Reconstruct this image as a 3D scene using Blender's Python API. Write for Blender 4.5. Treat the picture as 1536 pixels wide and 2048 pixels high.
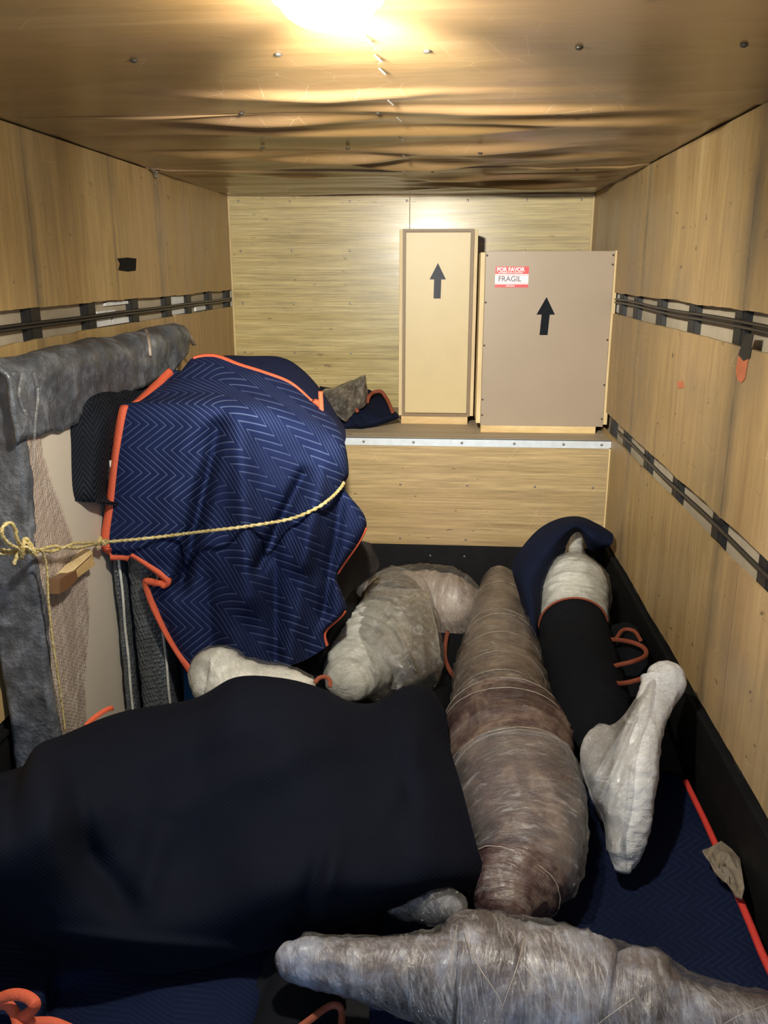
import bpy, bmesh, math, random
from mathutils import Vector, Matrix, noise
random.seed(7)
S = bpy.context.scene
for o in list(bpy.data.objects): bpy.data.objects.remove(o)
# ------------------------------------------------------------------ camera
FPX = 1700.0; HC = 1.8
_d = Vector(((901-768)/FPX, -(540-1024)/FPX, -1.0)).normalized()
_z = Vector((0, -_d.z, _d.y)).normalized()
_x = _d.cross(_z)
ROT = Matrix((_x, _d, _z))
CAM = Vector((0, 0, HC))
cd = bpy.data.cameras.new('camera'); cam = bpy.data.objects.new('camera', cd); S.collection.objects.link(cam)
cam.matrix_world = Matrix.Translation(CAM) @ ROT.to_4x4()
cd.sensor_fit = 'HORIZONTAL'; cd.sensor_width = 36; cd.lens = FPX/1536*36; cd.clip_start = .05
S.camera = cam
# ------------------------------------------------------------------ world, lamp, exposure
w = bpy.data.worlds.new('world'); S.world = w; w.use_nodes = True
bg = w.node_tree.nodes['Background']; bg.inputs[0].default_value = (.42, .66, 1.0, 1); bg.inputs[1].default_value = 1.25
S.view_settings.view_transform = 'Standard'; S.view_settings.look = 'None'; S.view_settings.gamma = 1
S.view_settings.use_curve_mapping = False; S.view_settings.exposure = 0.0
LAMP = Vector((-.215, 1.60, 2.25))
LAMP_W = 30; DOWN_W = 98; SPOT_W = 455; DOME_E = 16; LAMP_COL = (1.0, .94, .79)
# ------------------------------------------------------------------ pixel ray -> world point
def ray(px, py): return ROT @ Vector(((px-768)/FPX, -(py-1024)/FPX, -1.0))
def at(px, py, x=None, y=None, z=None):
    r = ray(px, py)
    t = x/r.x if x is not None else (y/r.y if y is not None else (z-HC)/r.z)
    return CAM + r*t
def depth(P): return -(ROT.transposed() @ (P-CAM)).z
# ------------------------------------------------------------------ object helpers
C = S.collection
def shade(me, smooth):
    if smooth: me.polygons.foreach_set('use_smooth', [True]*len(me.polygons))
def mesh_obj(name, verts, faces, mat, parent=None, smooth=False, uv=None, org=None):
    if org is None: org = parent.location.copy() if parent else Vector((0, 0, 0))
    if parent is not None and parent.parent is not None: org = parent.parent.location + parent.location
    me = bpy.data.meshes.new(name)
    me.from_pydata([tuple(Vector(v)-org) for v in verts], [], faces); me.update()
    if mat: me.materials.append(mat)
    if uv:
        ul = me.uv_layers.new(name='UVMap')
        for l in me.loops: ul.data[l.index].uv = uv[l.vertex_index]
    shade(me, smooth)
    o = bpy.data.objects.new(name, me); C.objects.link(o)
    if parent: o.parent = parent
    else: o.location = org
    return o
def tag(o, label=None, cat=None, group=None, kind=None):
    if label: o['label'] = label
    if cat: o['category'] = cat
    if group: o['group'] = group
    if kind: o['kind'] = kind
    return o
def thing(name, loc, label, cat, group=None):
    o = bpy.data.objects.new(name, None); C.objects.link(o); o.location = loc; o.empty_display_size = .05
    return tag(o, label, cat, group)
def box(a, b):
    x0, y0, z0 = a; x1, y1, z1 = b
    v = [(x0,y0,z0),(x1,y0,z0),(x1,y1,z0),(x0,y1,z0),(x0,y0,z1),(x1,y0,z1),(x1,y1,z1),(x0,y1,z1)]
    f = [(0,3,2,1),(4,5,6,7),(0,1,5,4),(1,2,6,5),(2,3,7,6),(3,0,4,7)]
    return v, f
def box_obj(name, a, b, mat, parent=None, bevel=0.0):
    v, f = box(a, b); o = mesh_obj(name, v, f, mat, parent)
    if bevel:
        bm = bmesh.new(); bm.from_mesh(o.data); bmesh.ops.bevel(bm, geom=bm.edges[:], offset=bevel, segments=2, profile=.6, affect='EDGES'); bm.to_mesh(o.data); bm.free()
    return o
def join(parts):
    V, F = [], []
    for v, f in parts:
        n = len(V); V += list(v); F += [tuple(i+n for i in q) for q in f]
    return V, F
def dome(c, n, r, h, seg=10, rings=3):
    n = Vector(n).normalized(); a = n.orthogonal().normalized(); b = n.cross(a); V, F = [], []
    for k in range(rings):
        t = k/rings*math.pi/2
        for j in range(seg):
            g = 2*math.pi*j/seg
            V.append(Vector(c)+(a*math.cos(g)+b*math.sin(g))*r*math.cos(t)+n*h*math.sin(t))
    V.append(Vector(c)+n*h)
    for k in range(rings-1):
        for j in range(seg):
            F.append((k*seg+j, k*seg+(j+1)%seg, (k+1)*seg+(j+1)%seg, (k+1)*seg+j))
    k = rings-1
    for j in range(seg): F.append((k*seg+j, k*seg+(j+1)%seg, rings*seg))
    F.append(tuple(reversed(range(seg))))
    return V, F
def cr(a, b, c, d, t):
    return .5*((2*b)+(c-a)*t+(2*a-5*b+4*c-d)*t*t+(3*b-a-3*c+d)*t*t*t)
def spline(pts, n):
    """Catmull-Rom through tuples/Vectors, n samples"""
    P = [tuple(p) for p in pts]; m = len(P)-1; out = []
    for i in range(n):
        s = i/(n-1)*m; k = min(int(s), m-1); t = s-k
        q = [P[max(k-1, 0)], P[k], P[k+1], P[min(k+2, m)]]
        out.append([cr(q[0][j], q[1][j], q[2][j], q[3][j], t) for j in range(len(P[0]))])
    return out
def tube(pts, r, seg=8, lobes=0, twist=0.0, closed=False, flat=1.0):
    pts = [Vector(p) for p in pts]; V, F = [], []; n = len(pts); up = Vector((0, 0, 1)); L = 0
    for i, p in enumerate(pts):
        T = (pts[min(i+1, n-1)]-pts[max(i-1, 0)]).normalized()
        if i: L += (p-pts[i-1]).length
        a = T.cross(up); a = a.normalized() if a.length > .1 else T.orthogonal().normalized()
        b = a.cross(T)
        for j in range(seg):
            g = 2*math.pi*j/seg; rr = r*(1+(.28*math.cos(lobes*(g+L*twist)) if lobes else 0))
            V.append(p+a*math.cos(g)*rr+b*math.sin(g)*rr*flat)
    for i in range(n-1):
        for j in range(seg):
            F.append((i*seg+j, i*seg+(j+1)%seg, (i+1)*seg+(j+1)%seg, (i+1)*seg+j))
    F.append(tuple(reversed(range(seg)))); F.append(tuple((n-1)*seg+j for j in range(seg)))
    return V, F
def nz(x, y, z): return noise.noise(Vector((x, y, z)))
# ------------------------------------------------------------------ material helpers
def new_mat(name):
    m = bpy.data.materials.new(name); m.use_nodes = True
    nt = m.node_tree; p = nt.nodes['Principled BSDF']; return m, nt, p
def node(nt, t, **k):
    n = nt.nodes.new(t)
    for a, b in k.items():
        if a.startswith('i_'):
            key = a[2:]; key = int(key) if key.isdigit() else key.replace('_', ' ')
            n.inputs[key].default_value = b
        else: setattr(n, a, b)
    return n
def coord(nt, kind='Object', scale=(1, 1, 1), rot=(0, 0, 0)):
    if kind == 'World':
        t = node(nt, 'ShaderNodeNewGeometry'); out = t.outputs['Position']
    else:
        t = node(nt, 'ShaderNodeTexCoord'); out = t.outputs[kind]
    m = node(nt, 'ShaderNodeMapping'); m.inputs['Scale'].default_value = scale; m.inputs['Rotation'].default_value = rot
    nt.links.new(out, m.inputs[0]); return m.outputs[0]
def coord2(nt, kind, rot, scale):
    t = node(nt, 'ShaderNodeTexCoord'); a = node(nt, 'ShaderNodeMapping'); b = node(nt, 'ShaderNodeMapping')
    a.inputs['Rotation'].default_value = rot; b.inputs['Scale'].default_value = scale
    nt.links.new(t.outputs[kind], a.inputs[0]); nt.links.new(a.outputs[0], b.inputs[0]); return b.outputs[0]
def noise_tex(nt, vec, scale, detail=4, rough=.6, dist=0.0):
    n = node(nt, 'ShaderNodeTexNoise'); n.inputs['Scale'].default_value = scale; n.inputs['Detail'].default_value = detail
    n.inputs['Roughness'].default_value = rough; n.inputs['Distortion'].default_value = dist
    nt.links.new(vec, n.inputs['Vector']); return n.outputs['Fac']
def ramp(nt, fac, stops):
    r = node(nt, 'ShaderNodeValToRGB'); e = r.color_ramp.elements
    while len(e) < len(stops): e.new(.5)
    for k, (p, c) in enumerate(stops):
        e[k].position = p; e[k].color = tuple(c)+(1,) if len(c) == 3 else c
    nt.links.new(fac, r.inputs[0]); return r.outputs[0]
def g(v): return (v, v, v)
def mixc(nt, fac, a, b, mode='MIX'):
    m = node(nt, 'ShaderNodeMix', data_type='RGBA', blend_type=mode)
    for s, v in ((0, fac), (6, a), (7, b)):
        if isinstance(v, (int, float)): m.inputs[s].default_value = v
        elif isinstance(v, tuple): m.inputs[s].default_value = tuple(v)+(1,)*(4-len(v))
        else: nt.links.new(v, m.inputs[s])
    return m.outputs[2]
def math_n(nt, op, a, b=None, c=None):
    m = node(nt, 'ShaderNodeMath', operation=op)
    for i, v in enumerate((a, b, c)):
        if v is None: continue
        if isinstance(v, (int, float)): m.inputs[i].default_value = v
        else: nt.links.new(v, m.inputs[i])
    return m.outputs[0]
def bump(nt, p, h, strength, dist=.01, inp='Normal', prev=None):
    b = node(nt, 'ShaderNodeBump'); b.inputs['Strength'].default_value = strength; b.inputs['Distance'].default_value = dist
    nt.links.new(h, b.inputs['Height'])
    if prev: nt.links.new(prev, b.inputs['Normal'])
    if inp: nt.links.new(b.outputs[0], p.inputs[inp])
    return b.outputs[0]
def plain(name, col, rough=.6, metal=0.0, var=.25, scale=30, bmp=.15, spec=.5, coat=0):
    m, nt, p = new_mat(name); v = coord(nt, 'World')
    f = noise_tex(nt, v, scale, 4)
    c = mixc(nt, f, tuple(x*(1-var) for x in col), tuple(min(1, x*(1+var)) for x in col))
    nt.links.new(c, p.inputs['Base Color']); p.inputs['Roughness'].default_value = rough; p.inputs['Metallic'].default_value = metal
    p.inputs['Specular IOR Level'].default_value = spec; p.inputs['Coat Weight'].default_value = coat
    bump(nt, p, f, bmp, .004); return m
def plywood(name, dark, mid, light, grain, rough=.5, stain=.5, coat=0.0, bstr=.12, joints=(), fine_k=.35, fine_lo=.45, scr=5.5):
    """grain = coordinate scale: small value along the fibres"""
    m, nt, p = new_mat(name)
    v = coord(nt, 'World', grain); u = coord(nt, 'World')
    f = noise_tex(nt, v, 3.0, 6, .65, .3); base = ramp(nt, f, [(.28, dark), (.5, mid), (.74, light)])
    fine = noise_tex(nt, v, 26.0, 3, .7); base = mixc(nt, fine_k, base, ramp(nt, fine, [(.3, g(fine_lo)), (.65, g(1))]), 'MULTIPLY')
    tint = noise_tex(nt, coord(nt, 'World', (1, 1, .6)), 1.3, 3, .5); base = mixc(nt, ramp(nt, tint, [(.45, g(0)), (.7, g(.5))]), base, mixc(nt, .5, base, (.55, .36, .24)))
    # worn, greyed and grimy patches
    s = noise_tex(nt, u, 1.7, 5, .62); sm = ramp(nt, s, [(.50, g(0)), (.72, g(1))])
    base = mixc(nt, math_n(nt, 'MULTIPLY', sm, stain*.55), base, (.22, .18, .13))
    # small dark knocks, stretched a little across the fibres
    k = noise_tex(nt, coord(nt, 'World', (9, 9, 22)), 1.6, 2, .5); km = ramp(nt, k, [(.70, g(0)), (.76, g(1))])
    base = mixc(nt, math_n(nt, 'MULTIPLY', km, stain), base, (.10, .07, .045))
    if joints:
        sx = node(nt, 'ShaderNodeSeparateXYZ'); nt.links.new(u, sx.inputs[0]); tot = None
        for yj, wj in joints:
            d_ = math_n(nt, 'DIVIDE', math_n(nt, 'ABSOLUTE', math_n(nt, 'SUBTRACT', sx.outputs[1], yj)), wj)
            q_ = math_n(nt, 'SUBTRACT', 1.0, math_n(nt, 'MINIMUM', d_, 1.0)); tot = q_ if tot is None else math_n(nt, 'MAXIMUM', tot, q_)
        gn = ramp(nt, noise_tex(nt, coord(nt, 'World', (1, 1, .5)), 5, 4, .7), [(.35, g(.15)), (.65, g(1))])
        base = mixc(nt, math_n(nt, 'MULTIPLY', math_n(nt, 'MULTIPLY', tot, gn), .8), base, (.13, .105, .075))
    # pale scratches
    vo = node(nt, 'ShaderNodeTexVoronoi', feature='DISTANCE_TO_EDGE'); vo.inputs['Scale'].default_value = scr
    nt.links.new(coord(nt, 'World', (1, .8, 1.2), (.5, .7, .4)), vo.inputs['Vector'])
    sc = ramp(nt, vo.outputs[0], [(0.0, g(1)), (.006, g(0))])
    gate = ramp(nt, noise_tex(nt, u, 3.3, 2), [(.55, g(0)), (.64, g(1))])
    sc = math_n(nt, 'MULTIPLY', sc, gate); base = mixc(nt, math_n(nt, 'MULTIPLY', sc, .35), base, (.75, .66, .48))
    nt.links.new(base, p.inputs['Base Color'])
    rr = ramp(nt, f, [(.3, g(rough*.8)), (.7, g(min(1, rough*1.25)))]); nt.links.new(rr, p.inputs['Roughness'])
    p.inputs['Coat Weight'].default_value = coat; p.inputs['Coat Roughness'].default_value = .22
    h = mixc(nt, .5, f, fine); bump(nt, p, h, bstr, .006)
    return m
M = {}
M['ply_left'] = plywood('plywood side wall', (.34, .21, .082), (.475, .32, .135), (.585, .42, .20), (1.6, 1.6, .13), .5, .6, joints=((2.91, .05), (4.23, .04), (3.65, .02)), fine_k=.5)
M['ply_right'] = plywood('plywood side wall worn', (.30, .185, .076), (.43, .292, .128), (.54, .388, .188), (1.6, 1.6, .13), .5, .9, joints=((2.66, .09), (4.08, .05), (1.42, .08)), fine_k=.5)
M['ply_back'] = plywood('plywood end wall', (.47, .36, .14), (.66, .525, .235), (.78, .66, .34), (.14, 1, 7.5), .33, .5, .3, fine_k=.75, fine_lo=.3)
M['ply_low'] = plywood('plywood platform front', (.34, .235, .105), (.47, .34, .165), (.57, .43, .22), (.14, 1, 4.5), .5, 1.0, fine_k=.7, fine_lo=.35)
M['ply_ceil'] = plywood('varnished plywood ceiling', (.16, .095, .036), (.22, .135, .054), (.28, .175, .074), (.12, 1.6, 1), .30, .4, .4, .12, fine_k=.45, fine_lo=.5, scr=9)
M['ply_top'] = plywood('grey worn plywood', (.26, .21, .15), (.42, .35, .25), (.55, .47, .35), (.12, 2.4, 1), .6, .6)
M['liner'] = plain('grey tan liner', (.44, .38, .29), .7, var=.3, scale=8)
M['black_steel'] = plain('black painted steel', (.008, .008, .009), .6, var=.6, scale=14, bmp=.2, spec=.18)
M['post'] = plain('dark steel post', (.018, .018, .019), .55, var=.5, scale=20)
M['rail'] = plain('worn steel rail', (.055, .05, .045), .42, .5, var=.4, scale=20)
M['foam'] = plain('white foam', (.72, .74, .76), .85, var=.15, scale=40, bmp=.6)
M['alu'] = plain('aluminium angle', (.72, .78, .86), .38, .35, var=.2, scale=25)
M['screw'] = plain('screw head', (.45, .43, .40), .3, .8, var=.2)
M['dark_screw'] = plain('dark screw head', (.05, .045, .04), .4, .4, var=.2)
M['floor'] = plain('black rubber floor', (.009, .009, .010), .75, var=.7, scale=70, bmp=1.0, spec=.15)
M['mdf_light'] = plain('pale fibreboard', (.58, .46, .25), .42, var=.07, scale=7, bmp=.05)
M['mdf_brown'] = plain('grey brown fibreboard', (.34, .265, .195), .42, var=.06, scale=5, bmp=.05)
M['mdf_edge'] = plain('fibreboard edge trim', (.22, .15, .085), .5, var=.2)
M['pine'] = plywood('raw pine', (.58, .42, .19), (.72, .56, .30), (.82, .68, .42), (3, 3, .3), .5, .1)
M['pine_h'] = plywood('raw pine batten', (.52, .34, .13), (.68, .48, .21), (.80, .64, .38), (.5, 3, 3), .5, .12)
M['ink'] = plain('black stencil ink', (.012, .014, .019), .9, var=.15, spec=.1)
M['card'] = plain('dark brown board', (.085, .045, .02), .6)
M['red'] = plain('red sticker', (.62, .035, .05), .4, var=.05)
M['white_paper'] = plain('white sticker', (.80, .80, .84), .4, var=.03)
M['letter'] = plain('grey violet letter', (.16, .10, .14), .5, var=.05)
M['ink_grey'] = plain('worn grey stencil ink', (.085, .09, .11), .7, var=.15, spec=.2)
M['tape'] = plain('black tape', (.010, .010, .011), .8, var=.3, spec=.15)
M['orange'] = plain('orange binding tape', (.62, .105, .045), .72, var=.14, scale=120, bmp=.5)
M['orange_d'] = plain('dull orange binding tape', (.22, .05, .022), .78, var=.2, scale=120, bmp=.5)  # darker, duller tone of the orange binding
M['red_cord'] = plain('red binding tape', (.50, .03, .022), .7, var=.2, scale=120, bmp=.4)
M['cream'] = plain('cream board', (.60, .54, .46), .55, var=.05, scale=4, bmp=.06)
M['paint'] = plain('orange paint smear', (.52, .16, .075), .6, var=.3, scale=40)
M['blue_tape'] = plain('blue tape', (.02, .12, .30), .4)
M['brown_tape'] = plain('brown tape', (.16, .085, .04), .3, var=.15)
M['dark_cloth'] = plain('charcoal cloth', (.014, .014, .016), .92, var=.3, scale=200, bmp=.4, spec=.2)
M['charcoal'] = plain('charcoal cloth worn', (.030, .027, .027), .9, var=.4, scale=60, bmp=.4, spec=.1)
M['crumpled'] = plain('dirty masking tape', (.20, .165, .125), .6, var=.5, scale=45, bmp=.8)
def felt_mat():
    m, nt, p = new_mat('grey felt under film'); u = coord(nt, 'World')
    a = noise_tex(nt, u, 9, 6, .7); c = ramp(nt, a, [(.3, (.035, .040, .050)), (.50, (.095, .105, .125)), (.66, (.22, .24, .28)), (.8, (.42, .44, .48))])
    b = noise_tex(nt, u, 60, 4, .7); c = mixc(nt, .4, c, ramp(nt, b, [(.3, g(.4)), (.7, g(1))]), 'MULTIPLY')
    nt.links.new(c, p.inputs['Base Color']); p.inputs['Roughness'].default_value = .6
    p.inputs['Coat Weight'].default_value = .35; p.inputs['Coat Roughness'].default_value = .2
    n = bump(nt, p, b, .6, .006, None); bump(nt, p, a, .5, .03, 'Normal', n)
    q = noise_tex(nt, coord(nt, 'World', (1, 1, .35)), 28, 3, .6, 1.5); bump(nt, p, q, .5, .01, 'Coat Normal'); return m
M['felt'] = felt_mat()
def bubble_mat(name, base, spec_a, trans=0.0, sc=70):
    """bubble film: small round bumps in rows over the surface under it"""
    m, nt, p = new_mat(name); u = coord(nt, 'World')
    vo = node(nt, 'ShaderNodeTexVoronoi', feature='F1'); vo.inputs['Scale'].default_value = sc; vo.inputs['Randomness'].default_value = .25
    nt.links.new(coord(nt, 'World', (1, 1, 1), (.6, .2, .3)), vo.inputs['Vector'])
    a = noise_tex(nt, coord(nt, 'World', (1, 1, .25)), 12, 5, .7, .8)
    c = ramp(nt, a, [(.3, tuple(x*.5 for x in base)), (.55, base), (.75, tuple(min(1, x*2.0) for x in base))])
    nt.links.new(c, p.inputs['Base Color']); p.inputs['Roughness'].default_value = .32
    p.inputs['Coat Weight'].default_value = spec_a; p.inputs['Coat Roughness'].default_value = .12
    h = ramp(nt, vo.outputs[0], [(.1, g(1)), (.55, g(0))]); n = bump(nt, p, h, .7, .006, None)
    bump(nt, p, a, .5, .02, 'Normal', n)
    n2 = bump(nt, p, h, .6, .005, None); bump(nt, p, a, .6, .02, 'Coat Normal', n2)
    if trans:
        tr = node(nt, 'ShaderNodeBsdfTransparent'); mx = node(nt, 'ShaderNodeMixShader'); out = nt.nodes['Material Output']
        f = math_n(nt, 'SUBTRACT', trans, math_n(nt, 'MULTIPLY', a, .25))
        nt.links.new(f, mx.inputs[0]); nt.links.new(p.outputs[0], mx.inputs[1]); nt.links.new(tr.outputs[0], mx.inputs[2]); nt.links.new(mx.outputs[0], out.inputs[0])
    return m
M['bubble_dark'] = bubble_mat('bubble film over dark board', (.085, .095, .105), .6)
M['bubble_clear'] = bubble_mat('bubble film', (.62, .50, .44), .5, .55, 90)
# quilted blanket: zigzag stitching in lighter thread, grooved along the seam
def quilt(name, base, thread, sp=.011, amp=.038, half=.026, line=.11, vis=1.0, groove=.7):
    m, nt, p = new_mat(name)
    t = node(nt, 'ShaderNodeTexCoord'); s = node(nt, 'ShaderNodeSeparateXYZ'); nt.links.new(t.outputs['UV'], s.inputs[0])
    tri = math_n(nt, 'PINGPONG', s.outputs[1], half)
    q = math_n(nt, 'ADD', s.outputs[0], math_n(nt, 'MULTIPLY', tri, amp/half))
    f = math_n(nt, 'FRACT', math_n(nt, 'DIVIDE', q, sp))
    dd = math_n(nt, 'ABSOLUTE', math_n(nt, 'SUBTRACT', f, .5))           # .5 at a seam
    ln = ramp(nt, dd, [(.5-line*1.5, g(0)), (.5-line*.6, g(1))])
    u = coord(nt, 'World'); a = noise_tex(nt, u, 3.0, 4, .6)
    wear = ramp(nt, a, [(.35, g(.35)), (.65, g(1))])
    c0 = mixc(nt, a, tuple(x*.72 for x in base), tuple(x*1.28 for x in base))
    c = mixc(nt, math_n(nt, 'MULTIPLY', math_n(nt, 'MULTIPLY', ln, wear), vis), c0, thread)
    nt.links.new(c, p.inputs['Base Color']); p.inputs['Roughness'].default_value = .85; p.inputs['Specular IOR Level'].default_value = .10
    p.inputs['Sheen Roughness'].default_value = .5
    h = ramp(nt, dd, [(0, g(1)), (.3, g(.85)), (.5, g(0))]); n = bump(nt, p, h, groove, .004, None)
    bump(nt, p, noise_tex(nt, u, 420, 2), .25, .002, 'Normal', n); return m
M['navy'] = quilt('navy quilted blanket', (.009, .0155, .060), (.10, .14, .28), line=.085, vis=.75)
M['navy_back'] = quilt('navy blanket plain side', (.012, .018, .060), (.05, .06, .13), vis=.4)
M['black_quilt'] = quilt('black quilted blanket', (.008, .010, .016), (.06, .07, .085), sp=.014, vis=.8)
M['mound'] = quilt('dark felted blanket', (.0035, .0048, .0110), (.008, .011, .02), vis=.3, groove=.2)
M['navy_low'] = quilt('navy quilted blanket on the floor', (.004, .008, .030), (.022, .03, .06), sp=.018, vis=.35, groove=.3)
M['navy_cap'] = quilt('navy padded blanket', (.005, .008, .024), (.014, .02, .045), vis=.4, groove=.3)
M['black_cloth'] = quilt('black blanket reverse', (.006, .007, .010), (.006, .007, .010), vis=.1, groove=.2)
# stretch-wrapped bodies: tight clear film over something coloured
def wrapped(name, c1, c2, c3, sc=(1, 1, 1), rough=.35, streak=.35, coat=.8, nscale=5, scr=.35, ang=.6):
    m, nt, p = new_mat(name); uv = coord(nt, 'UV', sc); u = coord(nt, 'World')
    a = noise_tex(nt, u, nscale, 5, .68, .5); c = ramp(nt, a, [(.38, c1), (.5, c2), (.62, c3)])
    st = noise_tex(nt, coord(nt, 'UV', (1.1*sc[0], 5*sc[1], 1)), 2.0, 5, .62, 1.0)
    sm = ramp(nt, st, [(.56, g(0)), (.72, g(.6)), (.78, g(1))])
    c = mixc(nt, math_n(nt, 'MULTIPLY', sm, streak), c, (.80, .80, .80))
    f1 = ramp(nt, noise_tex(nt, coord2(nt, 'UV', (0, 0, ang), (5*sc[0], 60, 1)), 1.6, 4, .7, .4), [(.52, g(0)), (.62, g(.8)), (.70, g(1))])
    f2 = ramp(nt, noise_tex(nt, coord2(nt, 'UV', (0, 0, ang*.35), (4*sc[0], 34, 1)), 1.9, 4, .7, .5), [(.54, g(0)), (.68, g(1))])
    gz = ramp(nt, noise_tex(nt, u, 4.5, 3, .6), [(.38, g(.15)), (.6, g(1))])
    ff = math_n(nt, 'MULTIPLY', math_n(nt, 'MAXIMUM', f1, f2), gz); c = mixc(nt, math_n(nt, 'MULTIPLY', ff, scr), c, (.78, .78, .80))
    cr_ = noise_tex(nt, u, 60, 5, .75, .6); c = mixc(nt, .25, c, ramp(nt, cr_, [(.35, g(.5)), (.62, g(1))]), 'MULTIPLY')
    nt.links.new(c, p.inputs['Base Color']); p.inputs['Roughness'].default_value = rough
    p.inputs['Coat Weight'].default_value = coat; p.inputs['Coat Roughness'].default_value = .055; p.inputs['Coat IOR'].default_value = 1.6
    n = bump(nt, p, st, .7, .014, None); bump(nt, p, cr_, .5, .003, 'Normal', n)
    w1 = noise_tex(nt, coord(nt, 'UV', (2.5*sc[0], 10*sc[1], 1), (0, 0, .35)), 2.5, 5, .65, 1.5)
    w2 = ramp(nt, noise_tex(nt, coord(nt, 'World', (1, 1, 1.6), (.4, .5, .9)), 13, 4, .6, 2.0), [(.42, g(0)), (.5, g(1)), (.58, g(0))])
    n2 = bump(nt, p, w1, 1.0, .013, None); n2 = bump(nt, p, f1, 1.0, .0035, None, n2); n3 = bump(nt, p, w2, 1.0, .0035, None, n2); bump(nt, p, cr_, .9, .0022, 'Coat Normal', n3); return m
M['wrap_brown'] = wrapped('film over brown padding', (.060, .034, .026), (.13, .082, .060), (.26, .19, .145), scr=.22, ang=.25, streak=.22)
M['wrap_maroon'] = wrapped('film over maroon padding', (.030, .013, .015), (.070, .036, .037), (.20, .14, .115), scr=.13, ang=.3, streak=.25)
M['wrap_white'] = wrapped('film over white plaster', (.46, .46, .42), (.64, .64, .59), (.76, .76, .72), streak=.2, rough=.4)
M['wrap_pink'] = wrapped('film over beige padding', (.12, .085, .07), (.24, .18, .145), (.34, .27, .225), scr=.4, streak=.4)
M['wrap_grey'] = wrapped('film over grey padding', (.055, .042, .045), (.13, .11, .12), (.30, .32, .40), scr=.5, streak=.5, rough=.3)
M['wrap_leg'] = wrapped('film over white cast', (.60, .61, .63), (.74, .75, .77), (.84, .85, .87), streak=.2, rough=.4)
def film_mat(name, op=.16, gain=.5, tint=(.8, .82, .84)):
    m, nt, p = new_mat(name); u = coord(nt, 'World'); out = nt.nodes['Material Output']
    st = noise_tex(nt, coord(nt, 'UV', (3, 11, 1), (0, 0, .4)), 2.0, 6, .72, 1.6)
    sm = ramp(nt, st, [(.54, g(0)), (.66, g(.6)), (.74, g(1))]); cr_ = noise_tex(nt, u, 55, 4, .7)
    p.inputs['Base Color'].default_value = tint+(1,); p.inputs['Roughness'].default_value = .14
    p.inputs['Specular IOR Level'].default_value = .5
    w2 = ramp(nt, noise_tex(nt, coord(nt, 'World', (1, 1, 1.6), (.4, .5, .9)), 11, 4, .6, 2.0), [(.42, g(0)), (.5, g(1)), (.58, g(0))])
    n = bump(nt, p, st, .8, .014, None); n = bump(nt, p, w2, .8, .005, None, n); n = bump(nt, p, cr_, .7, .003, None, n)
    tr = node(nt, 'ShaderNodeBsdfTransparent'); gl = node(nt, 'ShaderNodeBsdfGlossy'); gl.inputs['Roughness'].default_value = .10
    nt.links.new(n, gl.inputs['Normal'])
    mx = node(nt, 'ShaderNodeMixShader'); mx2 = node(nt, 'ShaderNodeMixShader')
    f = math_n(nt, 'ADD', op, math_n(nt, 'MULTIPLY', sm, gain)); nt.links.new(f, mx.inputs[0])
    nt.links.new(tr.outputs[0], mx.inputs[1]); nt.links.new(p.outputs[0], mx.inputs[2])
    fr = node(nt, 'ShaderNodeFresnel'); fr.inputs[0].default_value = 1.5; nt.links.new(math_n(nt, 'MINIMUM', math_n(nt, 'ADD', fr.outputs[0], .02), .35), mx2.inputs[0]); nt.links.new(mx.outputs[0], mx2.inputs[1]); nt.links.new(gl.outputs[0], mx2.inputs[2])
    nt.links.new(mx2.outputs[0], out.inputs[0]); return m
M['film'] = film_mat('clear stretch film', .015, .22); M['film_thick'] = film_mat('milky stretch film', .05, .32)
M['film_edge'] = plain('doubled film edge', (.36, .31, .27), .3, var=.5, scale=40, coat=.8)
def rope_mat():
    m, nt, p = new_mat('yellow braided rope'); u = coord(nt, 'World'); a = noise_tex(nt, u, 130, 3)
    nt.links.new(ramp(nt, a, [(.35, (.30, .21, .06)), (.5, (.55, .44, .18)), (.65, (.66, .60, .38))]), p.inputs['Base Color'])
    p.inputs['Roughness'].default_value = .6; bump(nt, p, a, .5, .003); return m
M['rope'] = rope_mat()
def lamp_mat():
    m, nt, p = new_mat('lit lamp glass'); p.inputs['Base Color'].default_value = (.9, .9, .85, 1)
    p.inputs['Emission Color'].default_value = (1, .93, .74, 1); p.inputs['Emission Strength'].default_value = DOME_E; return m
M['lamp'] = lamp_mat()
# ------------------------------------------------------------------ room shell
XL, XR, YB, H, Y0, YP, ZP = -1.409, .869, 5.60, 2.25, -.30, 4.52, .925
def struct(name, v, f, mat, parent=None, **k):
    o = mesh_obj(name, v, f, mat, parent, **k)
    if not parent: o['kind'] = 'structure'
    return o
floor = struct('floor', *box((XL-.09, Y0, -.05), (XR+.09, YB+.08, 0)), M['floor'])
ceiling = struct('ceiling', *box((XL-.09, Y0, H+.05), (XR+.09, YB+.08, H+.09)), M['liner'])
BUCKLES = [(-.35,2.42,.35,.05,.016),(-.55,2.80,.3,.07,.028),(.1,2.64,.5,.05,.018),(.4,2.87,.35,.07,.026),(-.2,3.05,.5,.06,.018),(0,3.45,.35,.07,.028),(-.5,3.62,.35,.06,.026),(-.15,3.84,.3,.05,.030),(.35,3.75,.4,.07,.02),(-.9,3.55,.3,.06,.02),(.1,4.35,.4,.08,.026),(-.6,4.3,.4,.06,.015),(.5,4.8,.5,.1,.024)]
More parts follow.
